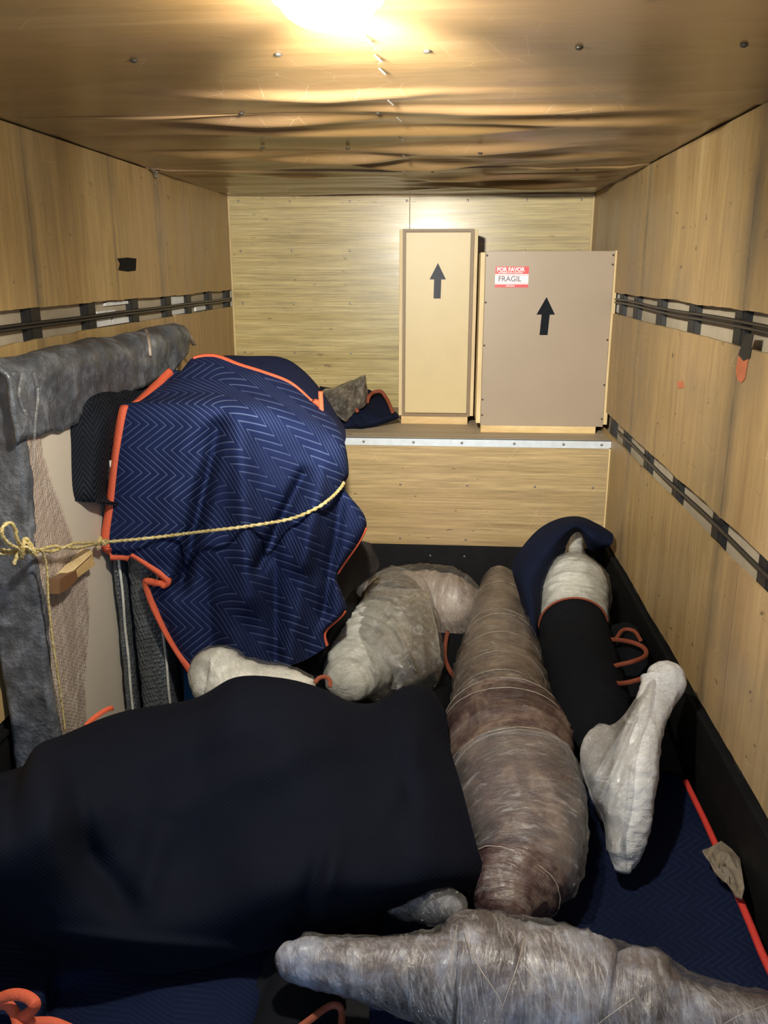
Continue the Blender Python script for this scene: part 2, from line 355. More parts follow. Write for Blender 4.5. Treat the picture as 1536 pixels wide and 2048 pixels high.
def ceil_z(x, y):
    k = min(1, max(0, (y-2.05)/.9)); z = 0
    z -= .014*k*nz(x*.8, y*4.2, 3.1)
    z -= .006*nz(x*.7+9, y*2.0, 5)
    for xc, yc, sx, sy, am in BUCKLES:
        yy = yc+.05*nz(x*2.2, yc, 3)+.02*nz(x*7, yc, 6)
        if abs(y-yy) < 3*sy: z -= am*1.35*math.exp(-((x-xc)/sx)**2-((y-yy)/(sy if y > yy else sy*.55))**2)
    z -= .012*k*(1-abs(nz(x*1.0+4, y*5.5+x*.8, 7.7))*2.6)*.8
    z -= .020*max(0, nz(x*1.1, 1.7, 2))*math.exp(-((y-2.60)/.10)**2)
    z -= .020*(1+nz(x*2.1, 5, 2))*math.exp(-((y-3.75)/.16)**2)*max(0, 1-abs(x+.35)/1.1)
    z -= .010*(1+nz(x*2.1, 9, 2))*math.exp(-((y-4.2)/.2)**2)
    return z
def ceil_panel(y0, y1, dz):
    nx, ny = 150, max(6, int((y1-y0)*85)); V, F = [], []
    for k in (0, 1):
        for j in range(ny+1):
            for i in range(nx+1):
                x = XL-.0+(XR-XL)*i/nx; y = y0+(y1-y0)*j/ny
                edge = min(1, (x-XL)/.12, (XR-x)/.12); edge = max(edge, .12)
                z = H+ceil_z(x, y)*edge+dz+.012*k
                z -= .012*math.exp(-((y-y0)/.03)**2)*max(0, nz(x*1.6, y0, 1)+.15)*edge
                V.append((x, y, z))
    n = (nx+1)*(ny+1)
    for j in range(ny):
        for i in range(nx):
            a = j*(nx+1)+i; F.append((a, a+nx+1, a+nx+2, a+1)); F.append((n+a, n+a+1, n+a+nx+2, n+a+nx+1))
    for j in range(ny):
        a = j*(nx+1); F.append((a, n+a, n+a+nx+1, a+nx+1)); a += nx; F.append((a, a+nx+1, n+a+nx+1, n+a))
    for i in range(nx):
        F.append((i, i+1, n+i+1, n+i)); a = ny*(nx+1)+i; F.append((a, n+a, n+a+1, a+1))
    return V, F
for y0, y1, dz in ((Y0, 1.335, .004), (1.34, 2.697, 0), (2.703, 4.087, .004), (4.093, YB, 0)):
    mesh_obj('plywood_panel', *ceil_panel(y0, y1, dz), M['ply_ceil'], ceiling, smooth=True)
sc = []
for x, y in [(-1.05, 2.02), (-.71, 2.04), (-.38, 2.01), (-.06, 2.01), (.26, 2.01), (.6, 2.02), (-.71, 3.39), (-.39, 3.38), (.1, 3.4), (-.09, 4.13), (-.22, 2.68), (-.62, 2.68), (.3, 2.68), (.55, 4.12), (-.8, 1.3), (-.4, 1.3), (.2, 1.3)]:
    sc.append(dome((x, y, H+ceil_z(x, y)-.001), (0, 0, -1), .009, .006))
tag(mesh_obj('screw_heads', *join(sc), M['dark_screw'], ceiling), kind='stuff'); sc = []
for (px, py) in [(744, 72), (762, 108), (770, 135), (786, 188), (803, 228), (806, 267), (813, 292), (812, 316)]:   # bright staple ends along the middle seam
    P = at(px, py, z=H); sc.append(tube([P+Vector((-.012, -.02, ceil_z(P.x, P.y)-.006)), P+Vector((.0, 0, ceil_z(P.x, P.y)-.014)), P+Vector((-.006, .02, ceil_z(P.x, P.y)-.006))], .0022, 6))
tag(mesh_obj('staples', *join(sc), M['screw'], ceiling), kind='stuff')
# side walls: outer shell with posts, rails, foam and plywood sheets as pieces
def sheet(side, y0, y1, z0, z1, seed):
    """plywood sheet on a side wall, with ragged long edges"""
    x = XL if side < 0 else XR; n = max(8, int((y1-y0)*26)); V, F = [], []
    t = .012*side
    for k in (0, 1):
        for j in range(n+1):
            y = y0+(y1-y0)*j/n
            a = z0+(.006*nz(y*3, seed, 1)+.003*nz(y*17, seed, 5) if z0 > .1 else 0)
            b = z1+(.007*nz(y*2.6, seed, 9)+.003*nz(y*15, seed, 13) if z1 < 2.2 else 0)
            bow = side*.004*(1+nz(y*1.3, seed, 2))
            V += [(x+bow*.3+t*k, y, a), (x-side*.0+t*k, y, (a+b)/2), (x+bow*.3+t*k, y, b)]
    m = 3*(n+1)
    for j in range(n):
        for q in (0, 1):
            a = 3*j+q; f = (a, a+3, a+4, a+1); h = (m+a, m+a+1, m+a+4, m+a+3)
            if side > 0: f, h = f[::-1], h[::-1]
            F += [f, h]
        for q, s in ((0, 1), (2, -1)):
            a = 3*j+q; f = (a, m+a, m+a+3, a+3); F.append(f if s*-side > 0 else f[::-1])
    for a, s in ((0, 1), (3*n, -1)):
        for q in (0, 1): F.append((a+q, a+q+1, m+a+q+1, m+a+q))
    return V, F
def side_wall(side, name, rows, posts, mat):
    xo = (XL if side < 0 else XR)+side*.040
    w_ = struct(name, *box((min(xo, xo+side*.03), Y0, 0), (max(xo, xo+side*.03), YB+.06, H+.05)), M['liner'])
    k = 0
    for z0, z1, ys in rows:
        for a, b in zip(ys[:-1], ys[1:]):
            k += 1; mesh_obj('plywood_panel', *sheet(side, a+.004, b-.004, z0, z1, k*3.7+side), mat, w_)
    for y in posts:
        xi = xo-side*.022
        hat = [box((min(xo, xi), y-.05, 0), (max(xo, xi), y-.028, H)), box((min(xo, xi), y+.028, 0), (max(xo, xi), y+.05, H)), box((min(xi, xi-side*.004), y-.028, 0), (max(xi, xi-side*.004), y+.028, H))]
        mesh_obj('wall_post', *join(hat), M['post'], w_)
    return w_
jl = [Y0, .25, 1.58, 2.91, 4.23, YB]; jr = [Y0, .2, 1.42, 2.67, YB]
wl = side_wall(-1, 'wall_left', [(1.675, H, jl), (1.045, 1.572, [Y0, .4, 1.7, 2.98, 4.4, YB]), (.40, .95, [Y0, .3, 1.6, 2.9, 4.3, YB])], [.9, 1.4, 1.9, 2.4, 2.9, 3.38, 3.87, 4.35, 4.70, 5.13, 5.56], M['ply_left'])
wr = side_wall(1, 'wall_right', [(1.685, H, jr), (1.045, 1.578, [Y0, .2, 1.42, 2.66, YB]), (.40, .952, [Y0, .1, 1.3, 2.45, YB])], [.8, 1.25, 1.75, 2.30, 2.74, 3.27, 3.78, 4.26, 4.62, 5.1], M['ply_right'])
def rail(side, z, y0, y1, wall, r=.009, dy=0):
    x = (XL if side < 0 else XR)-side*.004+side*.012
    pts = [(x+side*.004*nz(t*9, z, 1), y0+(y1-y0)*t, z+.006*nz(t*7, z*5, side)) for t in [i/40 for i in range(41)]]
    return mesh_obj('tie_rail', *tube(pts, r, 8), M['rail'], wall, smooth=True)
for z in (1.624, 1.612): rail(-1, z, Y0, YB-.01, wl, .006)
for z in (1.650, 1.634): rail(1, z, Y0, YB-.01, wr, .0055)
rail(1, 1.000, Y0, 4.42, wr, .007); rail(-1, 1.0, Y0, 4.42, wl, .007)
def jagged(side, y0, y1, z0, z1, seed, wall, thick=.012, top=.02):
    x = (XL if side < 0 else XR)+side*.038; n = 22; V, F = [], []
    for k in (0, 1):
        for j in range(n+1):
            y = y0+(y1-y0)*j/n; r_ = top*nz(y*17, seed, 3)
            V += [(x-side*thick*k, y, z0), (x-side*thick*k*(1-.4*abs(nz(y*25, seed, 1))), y, z1-abs(r_))]
    m = 2*(n+1)
    for j in range(n):
        a = 2*j; F += [(m+a, m+a+1, m+a+3, m+a+2), (a+1, a+3, m+a+3, m+a+1), (a, m+a, m+a+2, a+2)]
    F += [(0, 1, m+1, m), (2*n, m+2*n, m+2*n+1, 2*n+1)]
    return mesh_obj('foam_block', V, F, M['foam'], wall)
jagged(-1, 3.45, 3.81, 1.575, 1.615, 1, wl, top=.05); jagged(-1, 3.47, 3.66, 1.625, 1.637, 8, wl, top=.02)
jagged(-1, 3.56, 3.82, 1.655, 1.672, 2, wl, top=.02); jagged(-1, 4.41, 4.64, 1.575, 1.672, 3, wl); jagged(-1, 4.86, 5.06, 1.575, 1.605, 4, wl)
jagged(1, 4.68, 5.04, 1.58, 1.68, 5, wr)
# smears and tape scraps on the walls
def flat_patch(name, pts, n, th, mat, parent):
    n = Vector(n); V = [Vector(p) for p in pts]+[Vector(p)+n*th for p in pts]; k = len(pts)
    F = [tuple(range(k))[::-1], tuple(range(k, 2*k))]+[(i, (i+1) % k, k+(i+1) % k, k+i) for i in range(k)]
    return mesh_obj(name, V, F, mat, parent)
t_ = thing('tape_patch', at(254, 529, x=XL), 'small black square of tape stuck high on the left plywood wall', 'tape')
flat_patch('tape', [at(*p, x=XL+.003) for p in ((235, 517), (240, 527), (237, 540), (255, 543), (271, 541), (272, 517), (254, 515))], (1, 0, 0), .002, M['tape'], t_)
flat_patch('paint_smear', [at(*p, x=XR-.001) for p in ((1477, 712), (1497, 716), (1493, 738), (1490, 758), (1483, 766), (1475, 760), (1472, 740))], (-1, 0, 0), .001, M['paint'], wr)
flat_patch('paint_smear', [at(*p, x=XR-.001) for p in ((1355, 763), (1366, 762), (1368, 775), (1357, 777))], (-1, 0, 0), .001, M['paint'], wr)
flat_patch('post_cover', [at(*p, x=XR-.001) for p in ((1491, 668), (1508, 668), (1500, 716), (1488, 722), (1478, 710))], (-1, 0, 0), .002, M['post'], wr)
# end wall
wb = struct('wall_back', *box((XL-.09, YB+.03, 0), (XR+.09, YB+.08, H+.05)), M['liner'])
box_obj('plywood_panel', (XL, YB, ZP-.02), (-.262, YB+.03, H), M['ply_back'], wb, .001)
box_obj('plywood_panel', (-.259, YB, ZP-.02), (XR, YB+.03, H), M['ply_back'], wb, .001)
sc = []
for x in (-1.34, -1.01, -.64, -.28, .1, .46, .79):
    for z in (1.0, 1.28, 1.595, 1.915, 2.213): sc.append(dome((x+.01*nz(x*9, z, 1), YB, z+.01*nz(x, z*9, 1)), (0, -1, 0), .008, .004))
tag(mesh_obj('screw_heads', *join(sc), M['screw'], wb), kind='stuff')
tr = struct('trim_1', *join([box((XL, YB-.008, ZP), (XL+.012, YB, H-.012)), box((XR-.012, YB-.008, ZP), (XR, YB, H-.012)), box((XL, YB-.008, H-.014), (XR, YB, H-.002))]), M['pine'])
# platform along the end wall
pf = struct('trim_2', *box((XL, YP+.02, 0), (XR, YB, ZP-.016)), M['liner'])
box_obj('platform_top', (XL, YP, ZP-.016), (XR, YB-.001, ZP), M['ply_top'], pf, .001)
box_obj('front_panel', (XL, YP, .325), (XR-.008, YP+.02, .89), M['ply_low'], pf, .001)
box_obj('corner_bead', (XR-.008, YP-.004, .325), (XR, YP+.02, .89), M['pine'], pf)
box_obj('kick_plate', (XL, YP-.004, 0), (XR, YP+.02, .325), M['black_steel'], pf, .001)
mesh_obj('metal_angle', *join([box((XL, YP-.004, .886), (XR, YP, .928)), box((XL, YP-.004, ZP), (XR, YP+.012, .928))]), M['alu'], pf)
sc = [dome((x, YP-.004, .906), (0, -1, 0), .008, .005) for x in (-.45, -.18, .08, .36, .62, .82)]
sc += [dome((x, YP, z), (0, -1, 0), .007, .005) for x in (-.62, -.25, .115, .48, .79) for z in (.36, .67)]
sc += [dome((x, YP-.004, .262), (0, -1, 0), .006, .004) for x in (-.4, -.08, .11, .5)]
tag(mesh_obj('screw_heads', *join(sc), M['screw'], pf), kind='stuff')
for side, nm in ((-1, 'baseboard_left'), (1, 'baseboard_right')):
    x = XL if side < 0 else XR
    struct(nm, *join([box((min(x, x+side*.03), Y0, 0), (max(x, x+side*.03), YP, .368)), box((min(x-side*.012, x), Y0, .352), (max(x-side*.012, x), YP, .368)), box((min(x-side*.03, x), Y0, 0), (max(x-side*.03, x), YP, .02))]), M['black_steel'])
# scrap of torn tape where ceiling and left wall meet
t_ = thing('torn_tape', at(311, 340, x=XL+.02), 'torn scrap of pale tape hanging where the ceiling meets the left wall', 'tape')
V, F = [], []
sc = spline([at(300, 334, x=XL+.03), at(306, 340, x=XL+.035), at(311, 345, x=XL+.03), at(313, 354, x=XL+.025)], 9)
mesh_obj('strip', *tube(sc, .011, 6, flat=.35), M['crumpled'], t_)
mesh_obj('strip', *tube(spline([at(322, 333, x=XL+.03), at(318, 340, x=XL+.035), at(312, 343, x=XL+.04)], 7), .010, 6, flat=.35), M['crumpled'], t_)
# ------------------------------------------------------------------ ceiling lamp
t_ = thing('ceiling_lamp', LAMP, 'round lit lamp fixed to the ceiling at the top edge of the photo', 'lamp')
V, F = dome(LAMP+Vector((0, 0, -.012)), (0, 0, -1), .085, .045, 32, 8); mesh_obj('diffuser', V, F, M['lamp'], t_, smooth=True)
mesh_obj('base_ring', *join([tube([LAMP+Vector((math.cos(a)*.09, math.sin(a)*.09, -.008)) for a in [i*2*math.pi/32 for i in range(33)]], .008, 8)]), M['alu'], t_, smooth=True)
ld = bpy.data.lights.new('bulb', 'POINT'); ld.energy = LAMP_W; ld.color = LAMP_COL; ld.shadow_soft_size = .05
lo = bpy.data.objects.new('bulb', ld); C.objects.link(lo); lo.parent = t_; lo.location = (0, 0, -.12)
sd = bpy.data.lights.new('added_forward_beam', 'SPOT'); sd.energy = SPOT_W; sd.color = LAMP_COL; sd.shadow_soft_size = .05; sd.spot_size = math.radians(88); sd.spot_blend = 1.0  # extra spot added at the lamp to brighten the end wall
so = bpy.data.objects.new('added_forward_beam', sd); C.objects.link(so); so.parent = t_; so.location = (0, 0, -.10)
so.rotation_euler = (Vector((.05, 5.4, 1.55))-(LAMP+Vector((0, 0, -.10)))).to_track_quat('-Z', 'Y').to_euler()
dd_ = bpy.data.lights.new('down_beam', 'SPOT'); dd_.energy = DOWN_W; dd_.color = LAMP_COL; dd_.shadow_soft_size = .05; dd_.spot_size = math.radians(172); dd_.spot_blend = .5
do = bpy.data.objects.new('down_beam', dd_); C.objects.link(do); do.parent = t_; do.location = (0, 0, -.10)
# ------------------------------------------------------------------ crates on the platform
def arrow(cx, zt, w_, h, y, parent, lean=0, ink='ink'):
    hw, sw, hh = w_/2, w_*.22, h*.46
    pts = [(cx-sw-lean, zt-h), (cx+sw-lean, zt-h), (cx+sw, zt-hh), (cx+hw, zt-hh), (cx, zt), (cx-hw, zt-hh), (cx-sw, zt-hh)]
    return flat_patch('arrow', [(a, y, b) for a, b in pts][::-1], (0, -1, 0), .0012, M[ink], parent)
def text_obj(s, cx, cz, y, size, mat, parent, wx=1.0, name='lettering', bold=0.0):
    cu = bpy.data.curves.new(name, 'FONT'); cu.body = s; cu.size = size; cu.align_x = 'CENTER'; cu.align_y = 'CENTER'; cu.extrude = .0003; cu.offset = bold
    tmp = bpy.data.objects.new('tmp_text', cu); C.objects.link(tmp); dg = bpy.context.evaluated_depsgraph_get()
    me = bpy.data.meshes.new_from_object(tmp.evaluated_get(dg)); bpy.data.objects.remove(tmp); me.name = name
    org = parent.location if not parent.parent else parent.location+parent.parent.location
    for v in me.vertices: v.co = Vector((cx+v.co.x*wx, y-v.co.z, cz+v.co.y))-org
    me.materials.clear(); me.materials.append(mat); o = bpy.data.objects.new(name, me); C.objects.link(o); o.parent = parent; return o
# narrow crate
yc = at(860, 848, z=ZP).y
pA = at(808, 458, y=yc); pB = at(951, 458, y=yc); zb = ZP
x0, x1, zt = at(805, 600, y=yc).x, at(945, 600, y=yc).x, pA.z
zl = at(870, 832, y=yc).z
cr1 = thing('wooden_crate', ((x0+x1)/2, yc+.15, zb), 'tall narrow pale wooden crate with a black arrow, on the platform against the back wall', 'crate')
box_obj('front_panel', (x0+.018, yc-.002, zl+.018), (x1-.018, yc+.012, zt-.018), M['mdf_light'], cr1, .002)
mesh_obj('edge_trim', *join([box((x0, yc-.010, zl), (x0+.016, yc+.01, zt)), box((x1-.016, yc-.010, zl), (x1, yc+.01, zt)), box((x0+.016, yc-.010, zt-.016), (x1-.016, yc+.01, zt)), box((x0+.016, yc-.010, zl), (x1-.016, yc+.01, zl+.016))]), M['mdf_edge'], cr1)
box_obj('side_board', (x0-.02, yc+.012, zl), (x0+.0, yc+.34, zt-.003), M['pine'], cr1, .002)
box_obj('side_board', (x1, yc+.012, zl+.0), (x1+.022, yc+.34, zt-.003), M['pine'], cr1, .002)
box_obj('body', (x0+.001, yc+.012, zl+.001), (x1-.001, yc+.34, zt-.005), M['mdf_brown'], cr1)
for dy in (0, .26): box_obj('base_batten', (x0-.004, yc+dy, zb), (x1-.01, yc+dy+.06, zl), M['pine_h'], cr1, .002)
aa = at(876, 526, y=yc); ab = at(873, 597, y=yc); arrow(aa.x, aa.z, .092, aa.z-ab.z, yc-.003, cr1, .002, 'ink_grey')
# dark board behind
bd = thing('brown_board', (at(958, 500, y=5.3).x, 5.33, ZP), 'dark brown board behind the narrow crate, its corner above the wide crate', 'board')
bx0 = at(944, 490, y=5.24).x; bx1 = at(956, 490, y=5.24).x
V, F = box((bx0, 5.24, ZP), (bx1, 5.38, at(950, 478, y=5.24).z)); mesh_obj('board', V, F, M['card'], bd)
# wide crate
yd = at(1080, 866, z=ZP).y
x0 = at(966, 680, y=yd).x; x1 = at(1228, 600, y=yd).x; zt = at(1100, 502, y=yd).z; zl = at(1080, 852, y=yd).z
cr2 = thing('wooden_crate', ((x0+x1)/2, yd+.15, zb), 'wide brown crate with a red and white sticker and black arrow, in the right corner', 'crate')
box_obj('front_panel', (x0+.0, yd-.002, zl), (x1-.012, yd+.012, zt), M['mdf_brown'], cr2, .002)
box_obj('side_board', (x0-.026, yd+.000, zl+.012), (x0-.001, yd+.30, zt-.006), M['pine'], cr2, .002)
box_obj('side_board', (x1-.011, yd+.000, zl+.012), (x1+.010, yd+.30, zt+.003), M['pine'], cr2, .002)
box_obj('body', (x0, yd+.012, zl+.001), (x1-.012, yd+.30, zt-.004), M['mdf_brown'], cr2)
for dy in (0, .22): box_obj('base_batten', (x0+.002, yd+dy, zb), (x1-.05, yd+dy+.06, zl), M['pine_h'], cr2, .002)
aa = at(1093, 594, y=yd); ab = at(1086, 670, y=yd); arrow(aa.x, aa.z, .098, aa.z-ab.z, yd-.003, cr2, .006)
sc = []
for px, py in ((972, 511), (968, 605), (966, 691), (963, 799), (963, 830), (1229, 510), (1226, 529), (1216, 680), (1209, 770), (1204, 838)):
    P = at(px, py, y=yd); P.x = min(max(P.x, x0+.008), x1-.02); sc.append(dome((P.x, yd-.002, P.z), (0, -1, 0), .0055, .003))
tag(mesh_obj('screw_heads', *join(sc), M['dark_screw'], cr2), kind='stuff')
s0 = at(991, 533, y=yd); s1 = at(1056, 575, y=yd); W_ = s1.x-s0.x; Hh = s0.z-s1.z; cx = (s0.x+s1.x)/2
stk = box_obj('sticker', (s0.x, yd-.0028, s1.z), (s1.x, yd-.0018, s0.z), M['white_paper'], cr2)
stk['label'] = 'red and white fragile sticker'
box_obj('red_band', (s0.x, yd-.0034, s0.z-Hh*.36), (s1.x, yd-.0028, s0.z), M['red'], stk)
box_obj('red_band', (s0.x, yd-.0034, s1.z), (s1.x, yd-.0028, s1.z+Hh*.15), M['red'], stk)
box_obj('red_line', (s0.x, yd-.0034, s0.z-Hh*.43), (s1.x, yd-.0028, s0.z-Hh*.415), M['red'], stk)
box_obj('red_line', (s0.x, yd-.0034, s1.z+Hh*.205), (s1.x, yd-.0028, s1.z+Hh*.22), M['red'], stk)
text_obj('POR FAVOR', cx-W_*.04, s0.z-Hh*.15, yd-.0038, Hh*.27, M['white_paper'], stk, .93, bold=.0009)
text_obj('MANEJESE CON CUIDADO', cx-W_*.04, s0.z-Hh*.295, yd-.0038, Hh*.075, M['white_paper'], stk, 1.35, bold=.0003)
text_obj('FRAGIL', cx-W_*.06, s0.z-Hh*.60, yd-.0034, Hh*.36, M['letter'], stk, .98, bold=.0006)
text_obj('GRACIAS', cx-W_*.04, s1.z+Hh*.075, yd-.0038, Hh*.09, M['white_paper'], stk, 1.1, bold=.0003)
# ------------------------------------------------------------------ soft goods: control nets of (pixel, pixel, distance) refined into folded cloth
def NET(rows): return [[(float(p[0]), float(p[1]), float(p[2])) for p in r] for r in rows]
def zrow(pts, z): return [(p[0], p[1], at(p[0], p[1], z=(p[2] if len(p) > 2 else z)).y) for p in pts]
class Cloth:
    def __init__(s, rows, nu, nv, folds=(), wr=.006, wf=5.0, uv=None, seed=0, sag=0):
        s.nu, s.nv = nu, nv
        A = [spline(r, nu) for r in rows]
        cols = [spline([a[i] for a in A], nv) for i in range(nu)]
        s.G = [[None]*nu for _ in range(nv)]; s.UV = [[None]*nu for _ in range(nv)]
        for i in range(nu):
            for j in range(nv):
                px, py, y = cols[i][j]; P = at(px, py, y=y); r = (P-CAM).normalized(); d = 0
                eu = min(1, min(i, nu-1-i)/(nu*.06)+.15)
                for (a, b, c, e, wd, am) in folds:      # fold lines: (a,b)->(c,e), width, signed height toward the viewer
                    L = math.hypot(c-a, e-b); t = ((px-a)*(c-a)+(py-b)*(e-b))/L/L; dd = abs((px-a)*(e-b)-(py-b)*(c-a))/L
                    tt = max(0, min(1, t)); fall = math.exp(-((t-tt)*L/(wd*1.6))**2)
                    d += am*math.exp(-(dd/wd)**2)*fall*(.35+.65*math.sin(min(1, tt*1.6+.15)*math.pi/2))
                d += wr*(nz(P.x*wf+seed, P.y*wf, P.z*wf)+.45*nz(P.x*wf*2.3, P.y*wf*2.3+seed, P.z*wf*2.3))
                s.G[j][i] = P-r*d*eu
                s.UV[j][i] = uv(px, py, y) if uv else (px*.0011, py*.0011)
    def P(s, u, v):
        x = u*(s.nu-1); y = v*(s.nv-1); i = min(int(x), s.nu-2); j = min(int(y), s.nv-2); a, b = x-i, y-j; G = s.G
        return (G[j][i]*(1-a)+G[j][i+1]*a)*(1-b)+(G[j+1][i]*(1-a)+G[j+1][i+1]*a)*b
    def mesh(s, name, mat, parent, th=.009):
        V = [s.G[j][i] for j in range(s.nv) for i in range(s.nu)]; U = [s.UV[j][i] for j in range(s.nv) for i in range(s.nu)]
        n = len(V); nrm = [Vector() for _ in V]; F = []
        for j in range(s.nv-1):
            for i in range(s.nu-1):
                a = j*s.nu+i; q = (a, a+s.nu, a+s.nu+1, a+1); F.append(q)
                nn = (V[q[2]]-V[q[0]]).cross(V[q[3]]-V[q[1]])
                for k in q: nrm[k] += nn
        tot = Vector()
        for k in range(n): tot += nrm[k].normalized()*(1 if True else 0)
        flip = sum(nrm[k].dot(CAM-V[k]) for k in range(0, n, 7)) < 0
        sg = -1 if flip else 1
        B = [V[k]-nrm[k].normalized()*th*sg if nrm[k].length > 1e-12 else V[k] for k in range(n)]
        if flip: F = [q[::-1] for q in F]
        G2 = [tuple(n+k for k in q[::-1]) for q in F]
        nu, nv = s.nu, s.nv
        ring = [i for i in range(nu)]+[j*nu+nu-1 for j in range(1, nv)]+[(nv-1)*nu+i for i in range(nu-2, -1, -1)]+[j*nu for j in range(nv-2, 0, -1)]
        E = []
        for k in range(len(ring)):
            a, b = ring[k], ring[(k+1) % len(ring)]; q = (a, b, n+b, n+a); E.append(q if flip else q[::-1])
        # ring orientation is uniform, so one test decides it
        return mesh_obj(name, V+B, F+G2+E, mat, parent, True, U+U)
    def binding(s, path, mat, parent, w=.02, th=.006, name='binding', n=None, off=.004, side=0):
        """tape folded over an edge; path = (u,v) points along one edge"""
        pts = []
        for k in range(len(path)-1):
            (a, b), (c, d) = path[k], path[k+1]; m = n or 36
            pts += [(a+(c-a)*t/m, b+(d-b)*t/m) for t in range(m+(k == len(path)-2))]
        V, F = [], []
        for k, (u, v) in enumerate(pts):
            P = s.P(u, v); Q = s.P(*pts[min(k+1, len(pts)-1)])-s.P(*pts[max(k-1, 0)])
            T = Q.normalized() if Q.length > 1e-9 else Vector((1, 0, 0))
            e = .02
            iu = e if u < 1e-6 else (-e if u > 1-1e-6 else 0); iv = 0
            if not iu or (v < 1e-6 or v > 1-1e-6) and abs(Q.dot(s.P(min(1, u+.02), v)-s.P(max(0, u-.02), v))) > abs(Q.dot(s.P(u, min(1, v+.02))-s.P(u, max(0, v-.02)))):
                iv = e if v < .5 else -e; iu = 0
            if side: iu, iv = side*e, 0
            I = s.P(min(1, max(0, u+iu)), min(1, max(0, v+iv)))-P; I = (I-T*I.dot(T)); I = I.normalized() if I.length > 1e-9 else Vector((0, 0, 1))
            N = T.cross(I); N = N if N.dot(CAM-P) > 0 else -N
            wob = .0012*nz(k*.4, P.x*9, 1)
            V += [P-I*(.003+wob)+N*off, P+I*w+N*off, P+I*w*.5+N*(off+th*.5), P-I*.005-N*.004, P+I*w-N*.014, P+I*(w*.5)-N*.014]
        for k in range(len(pts)-1):
            a = 6*k; b = a+6
            for x, y in ((0, 2), (2, 1), (1, 4), (4, 5), (5, 3), (3, 0)): F.append((a+x, a+y, b+y, b+x))
        F += [(0, 3, 5, 4, 1, 2), tuple(len(V)-6+q for q in (0, 2, 1, 4, 5, 3))]
        return mesh_obj(name, V, F, mat, parent, True)
def ribbon(pts, w, up, mat, parent, th=.004, n=40, name='binding'):
    P = [Vector(p) for p in spline(pts, n)]; V, F = [], []
    for k, p in enumerate(P):
        T = (P[min(k+1, n-1)]-P[max(k-1, 0)]).normalized(); v = (CAM-p).normalized(); a = Vector(up) if up else T.cross(v)
        a = (a-T*a.dot(T)).normalized(); b = T.cross(a)
        for x, y in ((-1, -1), (1, -1), (1, 1), (-1, 1)): V.append(p+a*w*.5*x+b*th*.5*y)
    for k in range(n-1):
        for x in range(4): F.append((4*k+x, 4*k+(x+1) % 4, 4*k+4+(x+1) % 4, 4*k+4+x))
    F += [(3, 2, 1, 0), tuple(4*n-4+q for q in range(4))]
    return mesh_obj(name, V, F, mat, parent, True)
# ---- main blue blanket over the pile
def uv_main(px, py, y):
    k = max(0, px-425); gg = .10*px+(1.15*k*k/(k+50) if k > 0 else 0)
    return ((px+(y-2.9)*90)*.00066, (py-gg-(y-2.9)*120)*.00051)
rows = NET([
 [(338,738,3.50),(362,742,3.55),(385,716,3.6),(430,710,3.6),(480,728,3.55),(530,744,3.5),(580,764,3.45),(618,797,3.4),(645,823,3.35),(640,830,3.6)],
 [(265,806,3.14),(300,795,3.18),(350,785,3.2),(410,778,3.22),(470,778,3.22),(530,785,3.22),(590,800,3.22),(640,825,3.24),(672,845,3.3),(650,850,3.6)],
 [(243,812,2.98),(285,812,2.97),(340,812,2.95),(400,812,2.93),(450,815,2.92),(520,822,2.94),(590,842,2.97),(645,862,3.02),(690,888,3.12),(668,895,3.6)],
 [(228,890,2.93),(275,895,2.91),(335,895,2.90),(400,892,2.89),(460,894,2.88),(530,904,2.90),(595,915,2.93),(650,932,2.98),(697,945,3.08),(675,950,3.6)],
 [(215,1000,2.90),(270,995,2.88),(335,990,2.87),(400,988,2.86),(460,988,2.85),(530,988,2.87),(600,985,2.90),(655,982,2.96),(690,978,3.06),(675,1000,3.6)],
 [(207,1098,2.87),(262,1095,2.86),(330,1090,2.85),(400,1085,2.83),(465,1080,2.82),(535,1070,2.84),(610,1065,2.87),(668,1058,2.94),(733,1050,3.06),(690,1080,3.6)],
 [(263,1113,2.87),(302,1130,2.86),(355,1135,2.85),(410,1138,2.83),(470,1138,2.82),(535,1138,2.84),(590,1140,2.88),(645,1143,2.94),(676,1147,3.02),(670,1150,3.6)],
 [(330,1163,2.85),(345,1163,2.84),(380,1165,2.84),(425,1168,2.83),(475,1170,2.82),(535,1172,2.84),(590,1172,2.87),(645,1175,2.93),(681,1178,3.02),(670,1180,3.6)],
 [(287,1164,2.87),(318,1185,2.85),(365,1198,2.84),(415,1208,2.83),(475,1214,2.82),(535,1218,2.84),(590,1218,2.87),(645,1219,2.93),(691,1221,3.0),(676,1225,3.5)],
 [(325,1258,2.86),(352,1268,2.85),(392,1277,2.84),(430,1283,2.83),(480,1287,2.82),(535,1285,2.83),(580,1278,2.86),(622,1268,2.91),(652,1262,2.97),(650,1262,3.4)],
 [(392,1368,2.84),(412,1365,2.84),(440,1358,2.83),(470,1350,2.82),(500,1344,2.82),(540,1338,2.83),(580,1331,2.86),(620,1315,2.91),(655,1290,2.96),(648,1285,3.3)]])
folds = [(436,862,365,1160,15,-.13),(478,850,500,1190,26,.10),(385,850,318,1090,26,.03),(604,955,520,1130,13,-.12),(648,940,606,1120,22,.09),(548,1010,552,1310,15,-.06),(615,1120,575,1330,20,.05),(478,1130,470,1330,26,.045),(688,960,648,1220,12,-.06),(410,1140,430,1350,18,-.05),(300,1180,350,1300,14,-.02),(440,830,360,960,14,-.02),(365,1150,330,1200,12,-.03)]
qb = thing('moving_blanket', (-.8, 2.85, .35), 'large navy quilted blanket with bright orange edging draped over the tied pile on the left', 'blanket')
cl = Cloth(rows, 150, 190, folds, .007, 4.0, uv_main)
cl.mesh('blanket', M['navy'], qb)
R9 = 1/10
